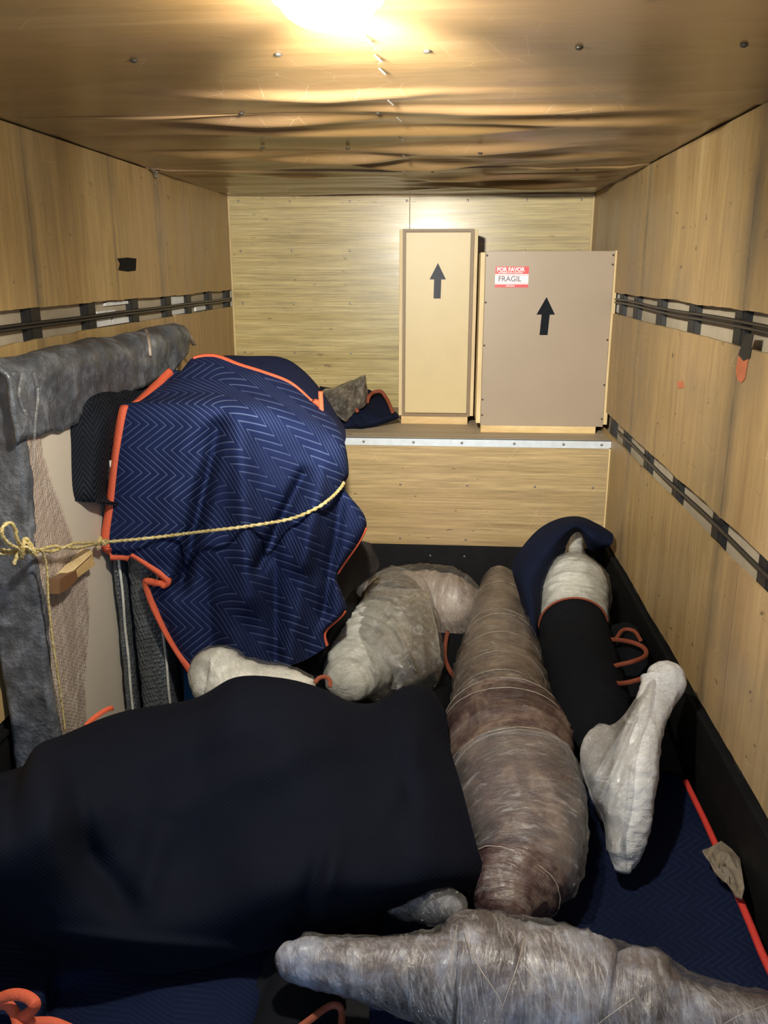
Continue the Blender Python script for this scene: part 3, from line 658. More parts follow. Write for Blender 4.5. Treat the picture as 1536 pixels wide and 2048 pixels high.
cl.binding([(0, 0), (0, .1)], M['orange'], qb, .028); cl.binding([(0, .2), (0, .5)], M['orange'], qb, .027)
cl.binding([(0, .5), (0, .6), (0, .7), (0, .8), (0, .9), (0, 1)], M['orange'], qb, .021)
cl.binding([(.25*.9, 0), (.865, 0)], M['orange'], qb, .021, n=70)
cl.binding([(8/9, .505), (8/9, .595)], M['orange'], qb, .022, side=-1); cl.binding([(8/9, .8), (8/9, 1.0)], M['orange'], qb, .022, side=-1)
# ---- blanket behind it, on top of the pile
rows = NET([
 [(385,716,4.4),(430,722,4.3),(480,735,4.3),(540,745,4.3),(590,765,4.3),(630,800,4.3),(665,850,4.2)],
 [(378,730,4.2),(440,712,4.2),(500,712,4.2),(560,714,4.2),(600,735,4.2),(642,780,4.1),(686,850,4.0)],
 [(372,742,3.8),(430,722,3.8),(490,735,3.8),(550,752,3.8),(592,772,3.75),(636,815,3.7),(692,875,3.6)],
 [(372,760,3.7),(430,750,3.7),(490,760,3.7),(550,775,3.7),(592,790,3.65),(630,835,3.6),(685,900,3.5)],
 [(380,800,3.66),(430,800,3.68),(490,800,3.68),(550,820,3.66),(592,840,3.6),(630,890,3.55),(680,960,3.45)]])
q2 = thing('moving_blanket', (-.8, 3.9, 1.0), 'plain navy blanket at the back of the tied pile, behind the curved orange edge', 'blanket')
c2 = Cloth(rows, 70, 50, (), .010, 4, lambda px, py, y: (px*.0011, y*.5)); c2.mesh('blanket', M['navy_back'], q2)
ribbon([at(643, 822, y=3.3), at(642, 805, y=3.32), at(641, 783, y=3.35)], .018, None, M['orange'], q2, n=10)
# ---- black blanket at the left of the pile
rows = NET([
 [(183,778,3.05),(215,760,3.2),(262,747,3.4),(295,742,3.62),(325,739,3.75),(362,740,3.85)],
 [(168,795,2.84),(205,790,2.92),(238,795,3.08),(265,790,3.25),(290,785,3.42),(320,775,3.55)],
 [(148,830,2.74),(180,835,2.78),(215,838,2.86),(250,838,3.06),(280,835,3.16),(300,830,3.25)],
 [(134,905,2.70),(165,908,2.74),(200,910,2.80),(235,910,3.02),(255,910,3.12),(275,905,3.2)],
 [(127,985,2.67),(155,985,2.71),(190,985,2.77),(225,985,3.0),(250,985,3.1),(270,980,3.15)],
 [(146,1000,2.69),(165,1004,2.73),(195,1005,2.78),(225,1006,2.86),(250,1008,2.92),(270,1008,2.96)]])
q3 = thing('moving_blanket', (-1.1, 2.8, 1.0), 'black quilted blanket hanging left of the big navy one, over the pale board', 'blanket')
c3 = Cloth(rows, 70, 90, [(240,760,180,840,14,-.02),(200,840,190,980,20,.02),(330,750,215,800,10,.02)], .012, 5, lambda px, py, y: (py*.0011+px*.0002, (px+y*120)*.0010), 3)
c3.mesh('blanket', M['black_quilt'], q3)
# ------------------------------------------------------------------ felt-edged board leaning on the left wall
bp = thing('wrapped_board', (-1.31, 3.1, 0), 'tall cream board with grey felt padding round its edges, leaning on the left wall', 'board')
box_obj('board', (-1.35, 2.40, .02), (-1.255, 3.90, 1.45), M['cream'], bp, .006)
# felt along the top: rolls over the edge and hangs in a wavy flap
V, F, U = [], [], []; ny, nk = 150, 26
for j in range(ny+1):
    y = 2.32+(4.02-2.32)*j/ny
    drop = (.15+.045*nz(y*1.6, 2, 2)+.012*nz(y*9, 4, 1))*(1.15 if y < 2.75 else 1)
    if y > 3.7: drop *= 1-.6*(y-3.7)/.3
    for k in range(nk+1):
        t = k/nk
        if t < .3: a = t/.3; x = -1.38; z = 1.36+a*.13
        elif t < .62: a = (t-.3)/.32*math.pi; x = -1.315-.070*math.cos(a); z = 1.49+.048*math.sin(a)
        else: a = (t-.62)/.38; x = -1.245; z = 1.49-a*drop
        b = .014*nz(x*9, y*5, z*7)+.008*nz(x*20, y*13, z*17)
        V.append((max(x+b, -1.385), y, z+b*1.1+.012*nz(y*2.2, 1, 1)))
for j in range(ny):
    for k in range(nk): a = j*(nk+1)+k; F.append((a, a+nk+1, a+nk+2, a+1))
o = mesh_obj('felt_padding', V, F, M['felt'], bp, True); sm = o.modifiers.new('thickness', 'SOLIDIFY'); sm.thickness = .014; sm.offset = -1
# felt down the near edge
V, F = [], []; nz_, nk = 120, 20
for j in range(nz_+1):
    z = .02+(1.52-.02)*j/nz_
    for k in range(nk+1):
        t = k/nk; wv = .016*nz(z*3.1, 7, 1)+.006*nz(z*11, 3, 1)
        if t < .55: a = t/.55; x = -1.385+a*.131; y = 2.352
        elif t < .75: a = (t-.55)/.2*math.pi/2; x = -1.254+.016*math.sin(a); y = 2.368-.016*math.cos(a)
        else: a = (t-.75)/.25; x = -1.238; y = 2.368+a*(.025+wv)
        b = .012*nz(x*11, y*9, z*6)+.006*nz(x*23, y*19, z*21)
        V.append((max(x+b*.8, -1.385), y-abs(b), z))
for j in range(nz_):
    for k in range(nk): a = j*(nk+1)+k; F.append((a, a+1, a+nk+2, a+nk+1))
o = mesh_obj('felt_padding', V, F, M['felt'], bp, True); sm = o.modifiers.new('thickness', 'SOLIDIFY'); sm.thickness = .010; sm.offset = -1
# bubble film over the near half of the face
V, F = [], []; nz_, nk = 110, 14
for j in range(nz_+1):
    z = .05+(1.36-.05)*j/nz_; wd = .13+.20*max(0, min(1, (1.25-z)/.5))+.03*nz(z*3, 1, 4)
    if z < .62: wd -= (.62-z)*.35
    for k in range(nk+1):
        y = 2.375+wd*k/nk; V.append((-1.247+.006*abs(nz(y*22, z*12, 1))+.004*nz(y*8, z*5, 3), y, z))
for j in range(nz_):
    for k in range(nk): a = j*(nk+1)+k; F.append((a, a+1, a+nk+2, a+nk+1))
mesh_obj('bubble_film', V, F, M['bubble_clear'], bp, True)
for pts in ([(68, 745), (76, 790), (70, 850), (68, 930)], [(45, 745), (38, 790), (52, 830)]):
    mesh_obj('tape_strip', *tube([Vector(p) for p in spline([at(a, b, x=-1.222) for a, b in pts], 20)], .005, 6, flat=.6), M['film_thick'], bp, True)
mesh_obj('tape_strip', *tube([Vector(p) for p in spline([at(292, 664, x=-1.29)+Vector((0, 0, .01)), at(297, 680, x=-1.235), at(301, 712, x=-1.222)], 16)], .008, 6, flat=.5), M['wrap_pink'], bp, True)
mesh_obj('tape_strip', *tube([Vector(p) for p in spline([at(362, 652, x=-1.28), at(375, 664, x=-1.24), at(388, 690, x=-1.222)], 16)], .014, 8, flat=.4), M['wrap_pink'], bp, True)
# wood block under the rope
wbk = thing('wood_block', at(150, 1150, x=-1.2), 'small raw wooden block with brown tape, wedged under the rope against the cream board', 'block')
def prism(pts, n, th):
    n = Vector(n); k = len(pts); V = [Vector(p) for p in pts]+[Vector(p)+n*th for p in pts]
    return V, [tuple(range(k)), tuple(range(2*k-1, k-1, -1))]+[(i, k+i, k+(i+1) % k, (i+1) % k) for i in range(k)]
bl = mesh_obj('block', *prism([at(140, 1146, x=-1.215), at(184, 1104, x=-1.215), at(190, 1130, x=-1.215), at(152, 1158, x=-1.215)], (-1, 0, 0), .03), M['pine_h'], wbk)
mesh_obj('top_face', *prism([at(128, 1152, x=-1.212), at(180, 1098, x=-1.212), at(186, 1106, x=-1.205), at(142, 1146, x=-1.205)], (-1, 0, 0), .03), M['pine'], wbk)
mesh_obj('tape_band', *prism([at(120, 1158, x=-1.20), at(152, 1140, x=-1.20), at(156, 1156, x=-1.20), at(140, 1176, x=-1.20), at(119, 1188, x=-1.20)], (-1, 0, 0), .035), M['brown_tape'], wbk)
# ------------------------------------------------------------------ wrapped slabs standing on edge
def slab(x0, x1, y0, y1, z1, lean, label, edge=True):
    t = thing('wrapped_slab', ((x0+x1)/2, (y0+y1)/2, 0), label, 'slab', None)
    ns, nzz = 10, 60; V, F = [], []
    prof = [(x0, y1), (x0, y0+.02), (x0+.01, y0), ((x0+x1)/2, y0-.008), (x1-.01, y0), (x1, y0+.02), (x1, y1)]
    k = len(prof)
    for j in range(nzz+1):
        z = .0+z1*j/nzz
        for (x, y) in prof:
            b = .005*nz(x*30, y*9, z*9)+.003*nz(x*50, y*30, z*40); V.append((x+lean*(z1-z)+b, y+b, z))
    for j in range(nzz):
        for i in range(k): a = j*k+i; c = j*k+(i+1) % k; F.append((a, c, c+k, a+k))
    F += [tuple(reversed(range(k))), tuple(nzz*k+i for i in range(k))]
    mesh_obj('slab', V, F, M['bubble_dark'], t, True)
    if edge:
        pts = [(x1+lean*(z1-z)-.004+.003*nz(z*7, x1, 1), y0-.004, z) for z in [z1*i/40 for i in range(41)]]
        mesh_obj('taped_edge', *tube(pts, .0055, 6), M['wrap_white'], t, True)
    return t
slab(-1.243, -1.205, 2.92, 3.8, 1.14, .0, 'thin film-wrapped slab next to the cream board, first of the three grey slabs')
slab(-1.20, -1.075, 2.93, 3.8, 1.12, .02, 'film-wrapped grey slab with a white taped edge, middle of three standing on edge')
t_ = slab(-1.068, -.90, 3.03, 3.8, 1.05, .02, 'film-wrapped grey slab with blue tape at its foot, nearest the navy blanket', False)
P0 = at(380, 1352, y=2.93)
mesh_obj('tape_band', *prism([at(368, 1340, y=3.01), at(390, 1372, y=3.01), at(394, 1410, y=3.01), at(368, 1410, y=3.01)], (0, 1, 0), .012), M['blue_tape'], t_)
# ------------------------------------------------------------------ rope
rp = thing('yellow_rope', at(100, 1098, x=-1.19), 'yellow braided rope tied round the pile with a looped knot at the left', 'rope')
main = [at(212, 1084, x=-1.16), at(300, 1076, y=2.80), at(400, 1064, y=2.775), at(500, 1052, y=2.765), at(580, 1038, y=2.79), at(630, 1018, y=2.84), at(660, 998, y=2.90), at(680, 978, y=2.99), at(690, 960, y=3.2)]
from mathutils.bvhtree import BVHTree
_v = [cl.G[j][i] for j in range(cl.nv) for i in range(cl.nu)]; _f = [(j*cl.nu+i, j*cl.nu+i+1, (j+1)*cl.nu+i+1, (j+1)*cl.nu+i) for j in range(cl.nv-1) for i in range(cl.nu-1)]
tree = BVHTree.FromPolygons(_v, _f)
rpx = spline([(212,1084),(300,1076),(400,1064),(500,1052),(580,1038),(630,1018),(660,998),(680,978),(688,966)], 240); dist = []
for a, b in rpx:
    r_ = ray(a, b).normalized(); h = tree.ray_cast(CAM, r_); dist.append(h[3] if h[0] else None)
last = next(d for d in dist if d)
for k in range(len(dist)):
    if dist[k] is None: dist[k] = last
    last = dist[k]
dist = [min(dist[max(0, k-16):k+17]) for k in range(len(dist))]; dist = [sum(dist[max(0, k-10):k+11])/len(dist[max(0, k-10):k+11]) for k in range(len(dist))]
rpts = [CAM+ray(a, b).normalized()*(d-.009) for (a, b), d in zip(rpx, dist)]; RS = rpts[0]
mesh_obj('rope', *tube(rpts, .0058, 10, 2, 130), M['rope'], rp, True)
for dz, tw in ((.008, .0), (-.007, 2.0)):
    a = [at(62, 1103, x=-1.20), at(100, 1098, x=-1.205), at(150, 1092, x=-1.19), RS]
    mesh_obj('rope', *tube([Vector(p)+Vector((0, .004*math.sin(i*.35+tw), dz*math.cos(i*.1))) for i, p in enumerate(spline(a, 90))], .0050, 8, 2, 130), M['rope'], rp, True)
for off in (0, 8):
    a = [at(-30, 1096+off, x=-1.215), at(0, 1100+off, x=-1.21), at(30, 1102+off*.5, x=-1.205), at(62, 1103, x=-1.20)]
    mesh_obj('rope', *tube([Vector(p) for p in spline(a, 50)], .0045, 8, 2, 130), M['rope'], rp, True)
lp = [at(40, 1098, x=-1.19), at(18, 1088, x=-1.18), at(4, 1070, x=-1.175), at(6, 1054, x=-1.17), at(20, 1046, x=-1.17), at(30, 1058, x=-1.17), at(34, 1078, x=-1.175), at(44, 1094, x=-1.185), at(56, 1104, x=-1.19)]
mesh_obj('loop', *tube([Vector(p) for p in spline(lp, 100)], .0052, 8, 2, 130), M['rope'], rp, True)
def knot(c, s, seed, n=150):
    r_ = random.Random(seed); a = [r_.uniform(.6, 1) for _ in range(4)]
    pts = [Vector(c)+Vector((math.sin(3*t+seed)*.35*s, math.sin(2*t)*1.0*s*a[1], math.cos(5*t+seed)*.42*s+math.sin(t)*.2*s)) for t in [i/n*2*math.pi for i in range(n)]]
    return tube(pts, .0052, 8, 2, 130)
mesh_obj('knot', *knot(at(50, 1102, x=-1.185), .042, 1), M['rope'], rp, True)
mesh_obj('knot', *knot(RS.lerp(at(150, 1092, x=-1.19), .2), .022, 2, 100), M['rope'], rp, True)
tl = [at(62, 1098, x=-1.18), at(80, 1100, x=-1.18), at(88, 1112, x=-1.185), at(94, 1140, x=-1.19), at(97, 1200, x=-1.20), at(104, 1270, x=-1.21), at(114, 1340, x=-1.215), at(124, 1410, x=-1.22), at(130, 1460, x=-1.22)]
mesh_obj('rope_end', *tube([Vector(p) for p in spline(tl, 160)], .0035, 6, 2, 130), M['rope'], rp, True)
# ------------------------------------------------------------------ things on the platform left of the crates
q = thing('moving_blanket', at(740, 850, z=ZP), 'crumpled navy blanket with orange edging on the platform, left of the narrow crate', 'blanket')
rows = NET([
 [(640,772,5.15),(665,776,5.2),(690,772,5.25),(715,775,5.25),(735,778,5.2),(750,784,5.2),(766,786,5.2),(775,800,5.15)],
 [(640,790,5.0),(665,798,5.0),(690,800,5.05),(715,800,5.05),(740,802,5.05),(755,800,5.05),(772,802,5.05),(782,815,5.0)],
 [(650,830,4.84),(672,838,4.84),(692,822,4.86),(712,814,4.88),(738,820,4.88),(758,825,4.9),(776,826,4.9),(794,826,4.9)],
 [(660,850,4.78),(680,852,4.77),(700,848,4.77),(725,846,4.78),(748,842,4.80),(765,838,4.82),(782,832,4.84),(798,832,4.86)],
 [(665,861,4.80),(685,861,4.79),(705,860,4.80),(730,857,4.81),(750,853,4.83),(768,848,4.86),(785,842,4.88),(799,836,4.88)]])
c = Cloth(rows, 90, 60, [(700,820,720,850,10,.03)], .010, 8); c.mesh('blanket', M['navy_cap'], q)
ribbon([at(734, 806, y=4.93), at(738, 793, y=4.95), at(748, 784, y=5.0), at(762, 783, y=5.0), at(770, 792, y=4.98), at(778, 806, y=4.93), at(786, 826, y=4.86)], .020, None, M['orange_d'], q)
ribbon([at(690, 842, y=4.74), at(698, 826, y=4.76), at(708, 816, y=4.78), at(716, 824, y=4.76)], .020, None, M['orange_d'], q, n=20)
pb = thing('plastic_bag', at(690, 830, y=4.9), 'clear plastic bag of dark scraps standing between the big blanket and the platform blanket', 'bag')
V = [at(645, 784, y=4.82), at(668, 779, y=4.80), at(700, 766, y=4.82), at(727, 753, y=4.86), at(731, 780, y=4.86), at(732, 812, y=4.84), at(710, 822, y=4.78), at(690, 845, y=4.72), at(672, 832, y=4.72), at(655, 812, y=4.74), at(690, 800, y=4.66)]
n = len(V); V2 = V+[p+Vector((0, .12, 0)) for p in V[:10]]
F = [(i, (i+1) % 10, 10) for i in range(10)]+[(i, n+i, n+(i+1) % 10, (i+1) % 10) for i in range(10)]+[tuple(n+i for i in range(9, -1, -1))]
bagm = wrapped('dark film bag', (.05, .042, .035), (.13, .115, .10), (.26, .24, .22), (6, 1, 1), .25, .25, 1.0, 14)
o = mesh_obj('bag', V2, F, bagm, pb, True, [(p.x*6, p.z*6) for p in V2])
sm = o.modifiers.new('subdivision', 'SUBSURF'); sm.levels = 4; sm.render_levels = 4; sm.subdivision_type = 'SIMPLE'
tx = bpy.data.textures.new('crumple', 'CLOUDS'); tx.noise_scale = .06; dm = o.modifiers.new('crumple', 'DISPLACE'); dm.texture = tx; dm.strength = .025; dm.texture_coords = 'GLOBAL'
# ------------------------------------------------------------------ wrapped bodies: lofts through stations (px, py, z or y, half width px, flatness)
def loft(name, st, mat, parent, ns=70, na=44, key='z', lump=.04, rings=.0, seed=0, crumple=.004, cap=(.6, .6), rscale=1.0, crease=.035):
    P = []
    for s_ in st:
        c_ = at(s_[0], s_[1], **{key: s_[2]}); P.append((c_.x, c_.y, c_.z, s_[3]*depth(c_)/FPX, s_[4] if len(s_) > 4 else .85))
    Q = spline(P, ns); V, U = [], []; L = 0; rows_ = []
    for i, q_ in enumerate(Q):
        c_ = Vector(q_[:3]); T = (Vector(Q[min(i+1, ns-1)][:3])-Vector(Q[max(i-1, 0)][:3])).normalized()
        if i: L += (c_-Vector(Q[i-1][:3])).length
        rows_.append((c_, T, max(.002, q_[3])*rscale, q_[4], L))
    # rounded caps
    pre, post = [], []
    for f in (.94, .72, .4):
        s_ = math.sqrt(1-f*f); c_, T, r, a, l = rows_[0]; pre.append((c_-T*r*f*cap[0], T, r*s_, a, l-r*f*.6))
        c_, T, r, a, l = rows_[-1]; post.append((c_+T*r*f*cap[1], T, r*s_, a, l+r*f*.6))
    rows_ = pre+rows_+post[::-1]
    n1p = None
    for c_, T, r, a, l in rows_:
        v = (c_-CAM).normalized(); n1 = T.cross(v); n1.normalize()
        if n1p and n1.dot(n1p) < 0: n1 = -n1
        n1p = n1; n2 = n1.cross(T).normalized()
        for j in range(na):
            g_ = 2*math.pi*j/na; ca, sa = math.cos(g_), math.sin(g_); q_ = Vector((ca, sa, l*4+seed))
            k = 1+lump*(nz(q_.x*1.3+seed, q_.y*1.3, l*5)+.6*nz(q_.x*2.5, q_.y*2.5+seed, l*11))
            if rings: k += rings*(abs(nz(q_.x*.7+seed, q_.y*.7, l*19))*-1.6+.25)
            if crease: k += crease*(max(0, 1-abs(nz(q_.x*1.6+seed, q_.y*1.6, l*13+ca*1.5))*7)**1.5+.8*max(0, 1-abs(nz(q_.x*1.1, q_.y*1.1-seed, l*7-sa*2))*9)**1.5)
            p = c_+n1*ca*r*k+n2*sa*r*a*k
            p += (n1*ca+n2*sa)*crumple*nz(p.x*38, p.y*38, p.z*38)
            V.append(p); U.append((g_/(2*math.pi)*1.0, l*1.6))
    m = len(rows_); F = []
    for i in range(m-1):
        for j in range(na): F.append((i*na+j, i*na+(j+1) % na, (i+1)*na+(j+1) % na, (i+1)*na+j))
    F += [tuple(reversed(range(na))), tuple((m-1)*na+j for j in range(na))]
    o = mesh_obj(name, V, F, mat, parent, True, U)
    bm = bmesh.new(); bm.from_mesh(o.data); bmesh.ops.recalc_face_normals(bm, faces=bm.faces[:]); bm.to_mesh(o.data); bm.free()
    zmin = min(v.z for v in V); print('LOFT', parent.name, name, 'zmin %.3f' % zmin, 'ymax %.2f' % max(v.y for v in V), 'x %.2f %.2f' % (min(v.x for v in V), max(v.x for v in V)))
    return o
def strands(px_list, mat, parent, r=.0016):
    parts = [tube([Vector(p) for p in spline([at(a, b, z=z) for a, b, z in pts], 14)], r, 5) for pts in px_list]
    return tag(mesh_obj('film_strands', *join(parts), mat, parent, True), kind='stuff')
# a) long brown figure in the middle
t_ = thing('wrapped_sculpture', at(1010, 1500, z=0), 'long brown film-wrapped figure lying down the middle, narrow at the back and bulging in front', 'sculpture')
loft('upper_body', [(1000,1160,.20,33,.9),(1001,1200,.20,47,.9),(1001,1260,.21,62,.9),(1000,1320,.22,78,.9),(1000,1380,.22,90,.9),(1003,1430,.22,98,.9),(1008,1480,.21,100,.85)], M['wrap_brown'], t_, 110, 52, lump=.05, rings=.05, seed=1, cap=(.3, .3))
loft('lower_body', [(1006,1446,.22,116,.88),(1010,1475,.215,125,.86),(1015,1500,.21,126,.85),(1022,1550,.20,128,.85),(1036,1620,.20,126,.85),(1046,1690,.19,116,.8),(1040,1740,.18,104,.8),(1015,1785,.17,84,.8),(1008,1820,.16,58,.8)], M['wrap_maroon'], t_, 110, 56, lump=.06, rings=.025, seed=4, cap=(.08, .5))
def film_bands(st, ts, parent, key='z', rr=1.02, r=.0017, mat=None):
    P = []
    for s_ in st:
        c_ = at(s_[0], s_[1], **{key: s_[2]}); P.append((c_.x, c_.y, c_.z, s_[3]*depth(c_)/FPX, s_[4]))
    Q = spline(P, 200); parts = []
    for k_, (t0, tilt) in enumerate(ts):
        pts = []
        for i in range(61):
            a = 2*math.pi*i/60; t = t0+tilt*math.cos(a+k_)+.008*nz(k_*3.1, math.cos(a)*1.5, math.sin(a)*1.5); m_ = max(1, min(198, int(t*199)))
            q_ = Vector(Q[m_][:3]); T = (Vector(Q[m_+1][:3])-Vector(Q[m_-1][:3])).normalized(); v = (q_-CAM).normalized(); n1 = T.cross(v).normalized(); n2 = n1.cross(T)
            pts.append(q_+n1*math.cos(a)*Q[m_][3]*rr+n2*math.sin(a)*Q[m_][3]*Q[m_][4]*rr)
        parts.append(tube(pts, r*(1+.4*nz(k_, 2, 2)), 6))
    return tag(mesh_obj('film_edges', *join(parts), mat or M['film_edge'], parent, True), kind='stuff')
film_bands([(1001,1200,.20,47,.9),(1001,1260,.21,62,.9),(1000,1320,.22,78,.9),(1000,1380,.22,90,.9),(1003,1430,.22,98,.9)], [(.03,.01),(.3,.02),(.34,.03),(.55,.02),(.76,.03),(.95,.015)], t_)
film_bands([(1006,1446,.22,116,.88),(1010,1475,.215,125,.86),(1022,1550,.20,128,.85),(1036,1620,.20,126,.85),(1046,1690,.19,116,.8),(1040,1740,.18,104,.8),(1015,1785,.17,84,.8)], [(.02,.01),(.12,.04),(.33,.015),(.36,.02),(.92,.02)], t_)
loft('film_shell', [(1024,1556,.215,134,.87),(1038,1620,.21,131,.87),(1050,1695,.20,121,.82),(1042,1745,.19,108,.82)], M['film_thick'], t_, 70, 50, lump=.05, rings=.04, seed=4.2, cap=(.05, .05))
loft('film_shell', [(1001,1165,.205,37,.93),(1001,1260,.215,67,.93),(1000,1350,.225,90,.93),(1004,1440,.22,106,.9)], M['film'], t_, 60, 44, lump=.06, rings=.07, seed=1.4, cap=(.05, .05))
M['wrap_dark0'] = wrapped('film over navy padding', (.012, .016, .035), (.03, .036, .06), (.20, .21, .25), scr=.5, streak=.5)
# h) small wrapped end under the big dark blanket
t_ = thing('wrapped_bundle', at(860, 1812, z=0), 'small film-wrapped bundle poking out below the dark blanket, beside the brown figure', 'bundle')
loft('body', [(785,1815,.19,20,.8),(825,1808,.20,32,.8),(870,1812,.20,36,.8),(912,1826,.19,26,.8)], M['wrap_dark0'], t_, 50, 32, lump=.1, seed=9)
loft('film_shell', [(800,1812,.195,28,.84),(835,1806,.205,38,.84),(872,1808,.21,44,.84),(916,1822,.20,33,.84)], M['film_thick'], t_, 44, 32, lump=.12, seed=9.4)
# b) beige cushion at the back
t_ = thing('wrapped_cushion', at(850, 1200, z=0), 'beige film-wrapped oval cushion lying flat at the foot of the platform', 'cushion')
loft('body', [(735,1178,.17,16,.8),(770,1182,.17,38,.6),(815,1194,.17,54,.5),(860,1205,.17,64,.48),(905,1213,.17,68,.48),(940,1210,.17,54,.5),(957,1203,.17,30,.6)], M['wrap_pink'], t_, 80, 48, lump=.09, rings=.04, seed=12, cap=(.5, .3))
loft('film_shell', [(720,1183,.17,12,.8),(770,1180,.175,44,.78),(815,1188,.175,60,.74),(860,1197,.175,68,.74),(905,1207,.175,70,.74),(940,1206,.175,54,.74),(958,1203,.17,30,.7)], M['film'], t_, 70, 44, lump=.07, seed=12.5, cap=(.6, .2))
# c) white wrapped bust in a loose clear bag
t_ = thing('wrapped_bust', at(740, 1320, z=0), 'white plaster neck and shoulders in a loose clear bag, beside the navy blanket', 'sculpture')
loft('plaster', [(692,1368,.24,46,.9),(705,1345,.25,62,.9),(728,1310,.27,74,.9),(752,1275,.28,72,.9),(764,1252,.285,64,.9)], M['wrap_white'], t_, 90, 48, lump=.03, rings=.07, seed=16, cap=(.5, .2))
M['wrap_dark'] = wrapped('film over dark core', (.02, .02, .022), (.06, .058, .058), (.20, .20, .20), scr=.45, streak=.5)
loft('dark_core', [(766,1254,.285,70,.9),(776,1232,.29,70,.9),(786,1212,.30,64,.9),(796,1196,.30,58,.9)], M['wrap_dark'], t_, 30, 36, lump=.08, seed=17, cap=(.1, .25))
loft('film_bag', [(770,1372,.22,62,.8),(785,1340,.24,90,.8),(797,1300,.26,88,.82),(800,1260,.28,80,.85),(796,1225,.30,72,.9),(795,1200,.31,66,.9),(796,1186,.31,63,.9)], M['film'], t_, 70, 44, lump=.07, seed=18, cap=(.2, .05))
rows = [zrow(r, 0) for r in (
 [(733,1182,.42),(775,1178,.44),(815,1177,.44),(859,1178,.41)], [(722,1215,.42),(770,1212,.45),(825,1215,.44),(866,1222,.40)],
 [(712,1252,.40),(765,1252,.44),(825,1255,.43),(876,1265,.38)], [(745,1300,.42),(790,1300,.43),(840,1300,.40),(881,1310,.34)],
 [(785,1345,.36),(810,1348,.37),(845,1348,.34),(885,1338,.28)], [(782,1378,.30),(800,1380,.31),(822,1378,.28),(838,1370,.25)])]
c = Cloth(NET(rows), 80, 90, [(780,1240,720,1300,4,.02),(785,1240,830,1340,4,.022),(790,1225,860,1200,4,.015),(840,1200,850,1330,5,.015)], .014, 14, lambda px, py, y: (px*.004, py*.0015), 22); c.mesh('film_bag', M['film_thick'], t_, .0012)
# d) white foam piece behind the mound
t_ = thing('foam_piece', at(500, 1370, z=0), 'white film-covered foam piece showing over the dark blanket, under the navy hem', 'foam')
loft('body', [(408,1392,.40,30,.7),(432,1366,.42,70,.7),(462,1372,.42,60,.7),(510,1380,.41,52,.7),(570,1388,.40,50,.7),(616,1395,.39,38,.7)], M['wrap_white'], t_, 80, 44, lump=.05, seed=21, cap=(.4, .4))
loft('film_shell', [(406,1390,.405,34,.72),(434,1366,.425,75,.72),(464,1372,.425,66,.72),(512,1380,.415,57,.72),(572,1388,.405,54,.72),(616,1395,.39,42,.72)], M['film'], t_, 60, 40, lump=.09, seed=22, cap=(.3, .3))
# e) right torso
t_ = thing('wrapped_torso', at(1145, 1260, z=0), 'white film-wrapped torso with a narrow neck, standing out of the black sleeve at the right', 'sculpture')
loft('torso', [(1152,1068,4.22,12,1),(1151,1095,4.14,13,1),(1150,1118,4.06,17,1),(1149,1132,4.0,38,.9),(1148,1150,3.94,57,.85),(1148,1180,3.84,65,.8),(1147,1220,3.72,66,.8),(1146,1260,3.58,64,.8),(1148,1320,3.35,62,.8)], M['wrap_white'], t_, 110, 52, key='y', lump=.03, rings=.02, seed=25, cap=(.2, .2))
loft('film_shell', [(1152,1070,4.20,15,1),(1150,1110,4.05,21,1),(1149,1132,3.98,44,.9),(1148,1152,3.92,64,.85),(1149,1185,3.82,71,.82),(1147,1225,3.70,72,.82),(1146,1262,3.56,68,.82)], M['film'], t_, 80, 44, key='y', lump=.05, rings=.03, seed=26, cap=(.1, .05))
# sleeve
t2 = thing('blanket_sleeve', at(1170, 1400, z=0), 'black blanket rolled round the white torso, with a thin orange rim', 'blanket')
loft('blanket', [(1146,1252,3.52,67,.95),(1152,1290,3.38,72,.95),(1162,1340,3.2,77,.95),(1176,1400,3.0,80,.9),(1186,1450,2.86,76,.85),(1188,1490,2.76,56,.8),(1186,1505,2.72,36,.8)], M['black_cloth'], t2, 80, 56, key='y', lump=.02, seed=29, crumple=.002, cap=(.02, .3))
c0 = at(1146, 1250, y=3.51); r0 = 67*depth(c0)/FPX; n2 = 0
pts = []
T = (at(1146, 1252, y=3.52)-at(1152, 1290, y=3.38)).normalized(); v = (c0-CAM).normalized(); n1 = T.cross(v).normalized(); n2 = n1.cross(T)
for i in range(49):
    a = 2*math.pi*i/48; pts.append(c0+n1*math.cos(a)*r0*1.0+n2*math.sin(a)*r0*.95)
mesh_obj('binding', *tube(pts, .005, 8), M['orange_d'], t2, True)
# cap blanket over the neck
q = thing('moving_blanket', at(1120, 1150, y=3.9), 'dark navy padded blanket hooded over the neck of the white torso', 'blanket')
rows = NET([
 [(1224,1066,4.20),(1227,1074,4.12),(1222,1090,4.08),(1200,1101,4.14)],
 [(1196,1048,4.20),(1196,1062,4.08),(1192,1084,4.04),(1178,1099,4.14)],
 [(1158,1033,4.20),(1158,1043,4.06),(1158,1056,4.02),(1160,1066,4.12)],
 [(1115,1038,4.16),(1124,1052,4.02),(1134,1064,3.98),(1143,1072,4.10)],
 [(1073,1062,4.08),(1089,1080,3.94),(1108,1092,3.90),(1128,1100,4.02)],
 [(1035,1108,3.98),(1055,1122,3.84),(1080,1132,3.80),(1106,1136,3.92)],
 [(1025,1142,3.90),(1045,1156,3.76),(1067,1166,3.72),(1092,1172,3.84)],
 [(1040,1198,3.76),(1052,1202,3.62),(1070,1206,3.60),(1084,1208,3.72)],
 [(1053,1270,3.55),(1062,1272,3.44),(1072,1274,3.42),(1081,1272,3.52)]])
c = Cloth(rows, 44, 120, (), .010, 8, lambda px, py, y: (px*.0012, py*.0012)); c.mesh('blanket', M['navy_cap'], q, .022)
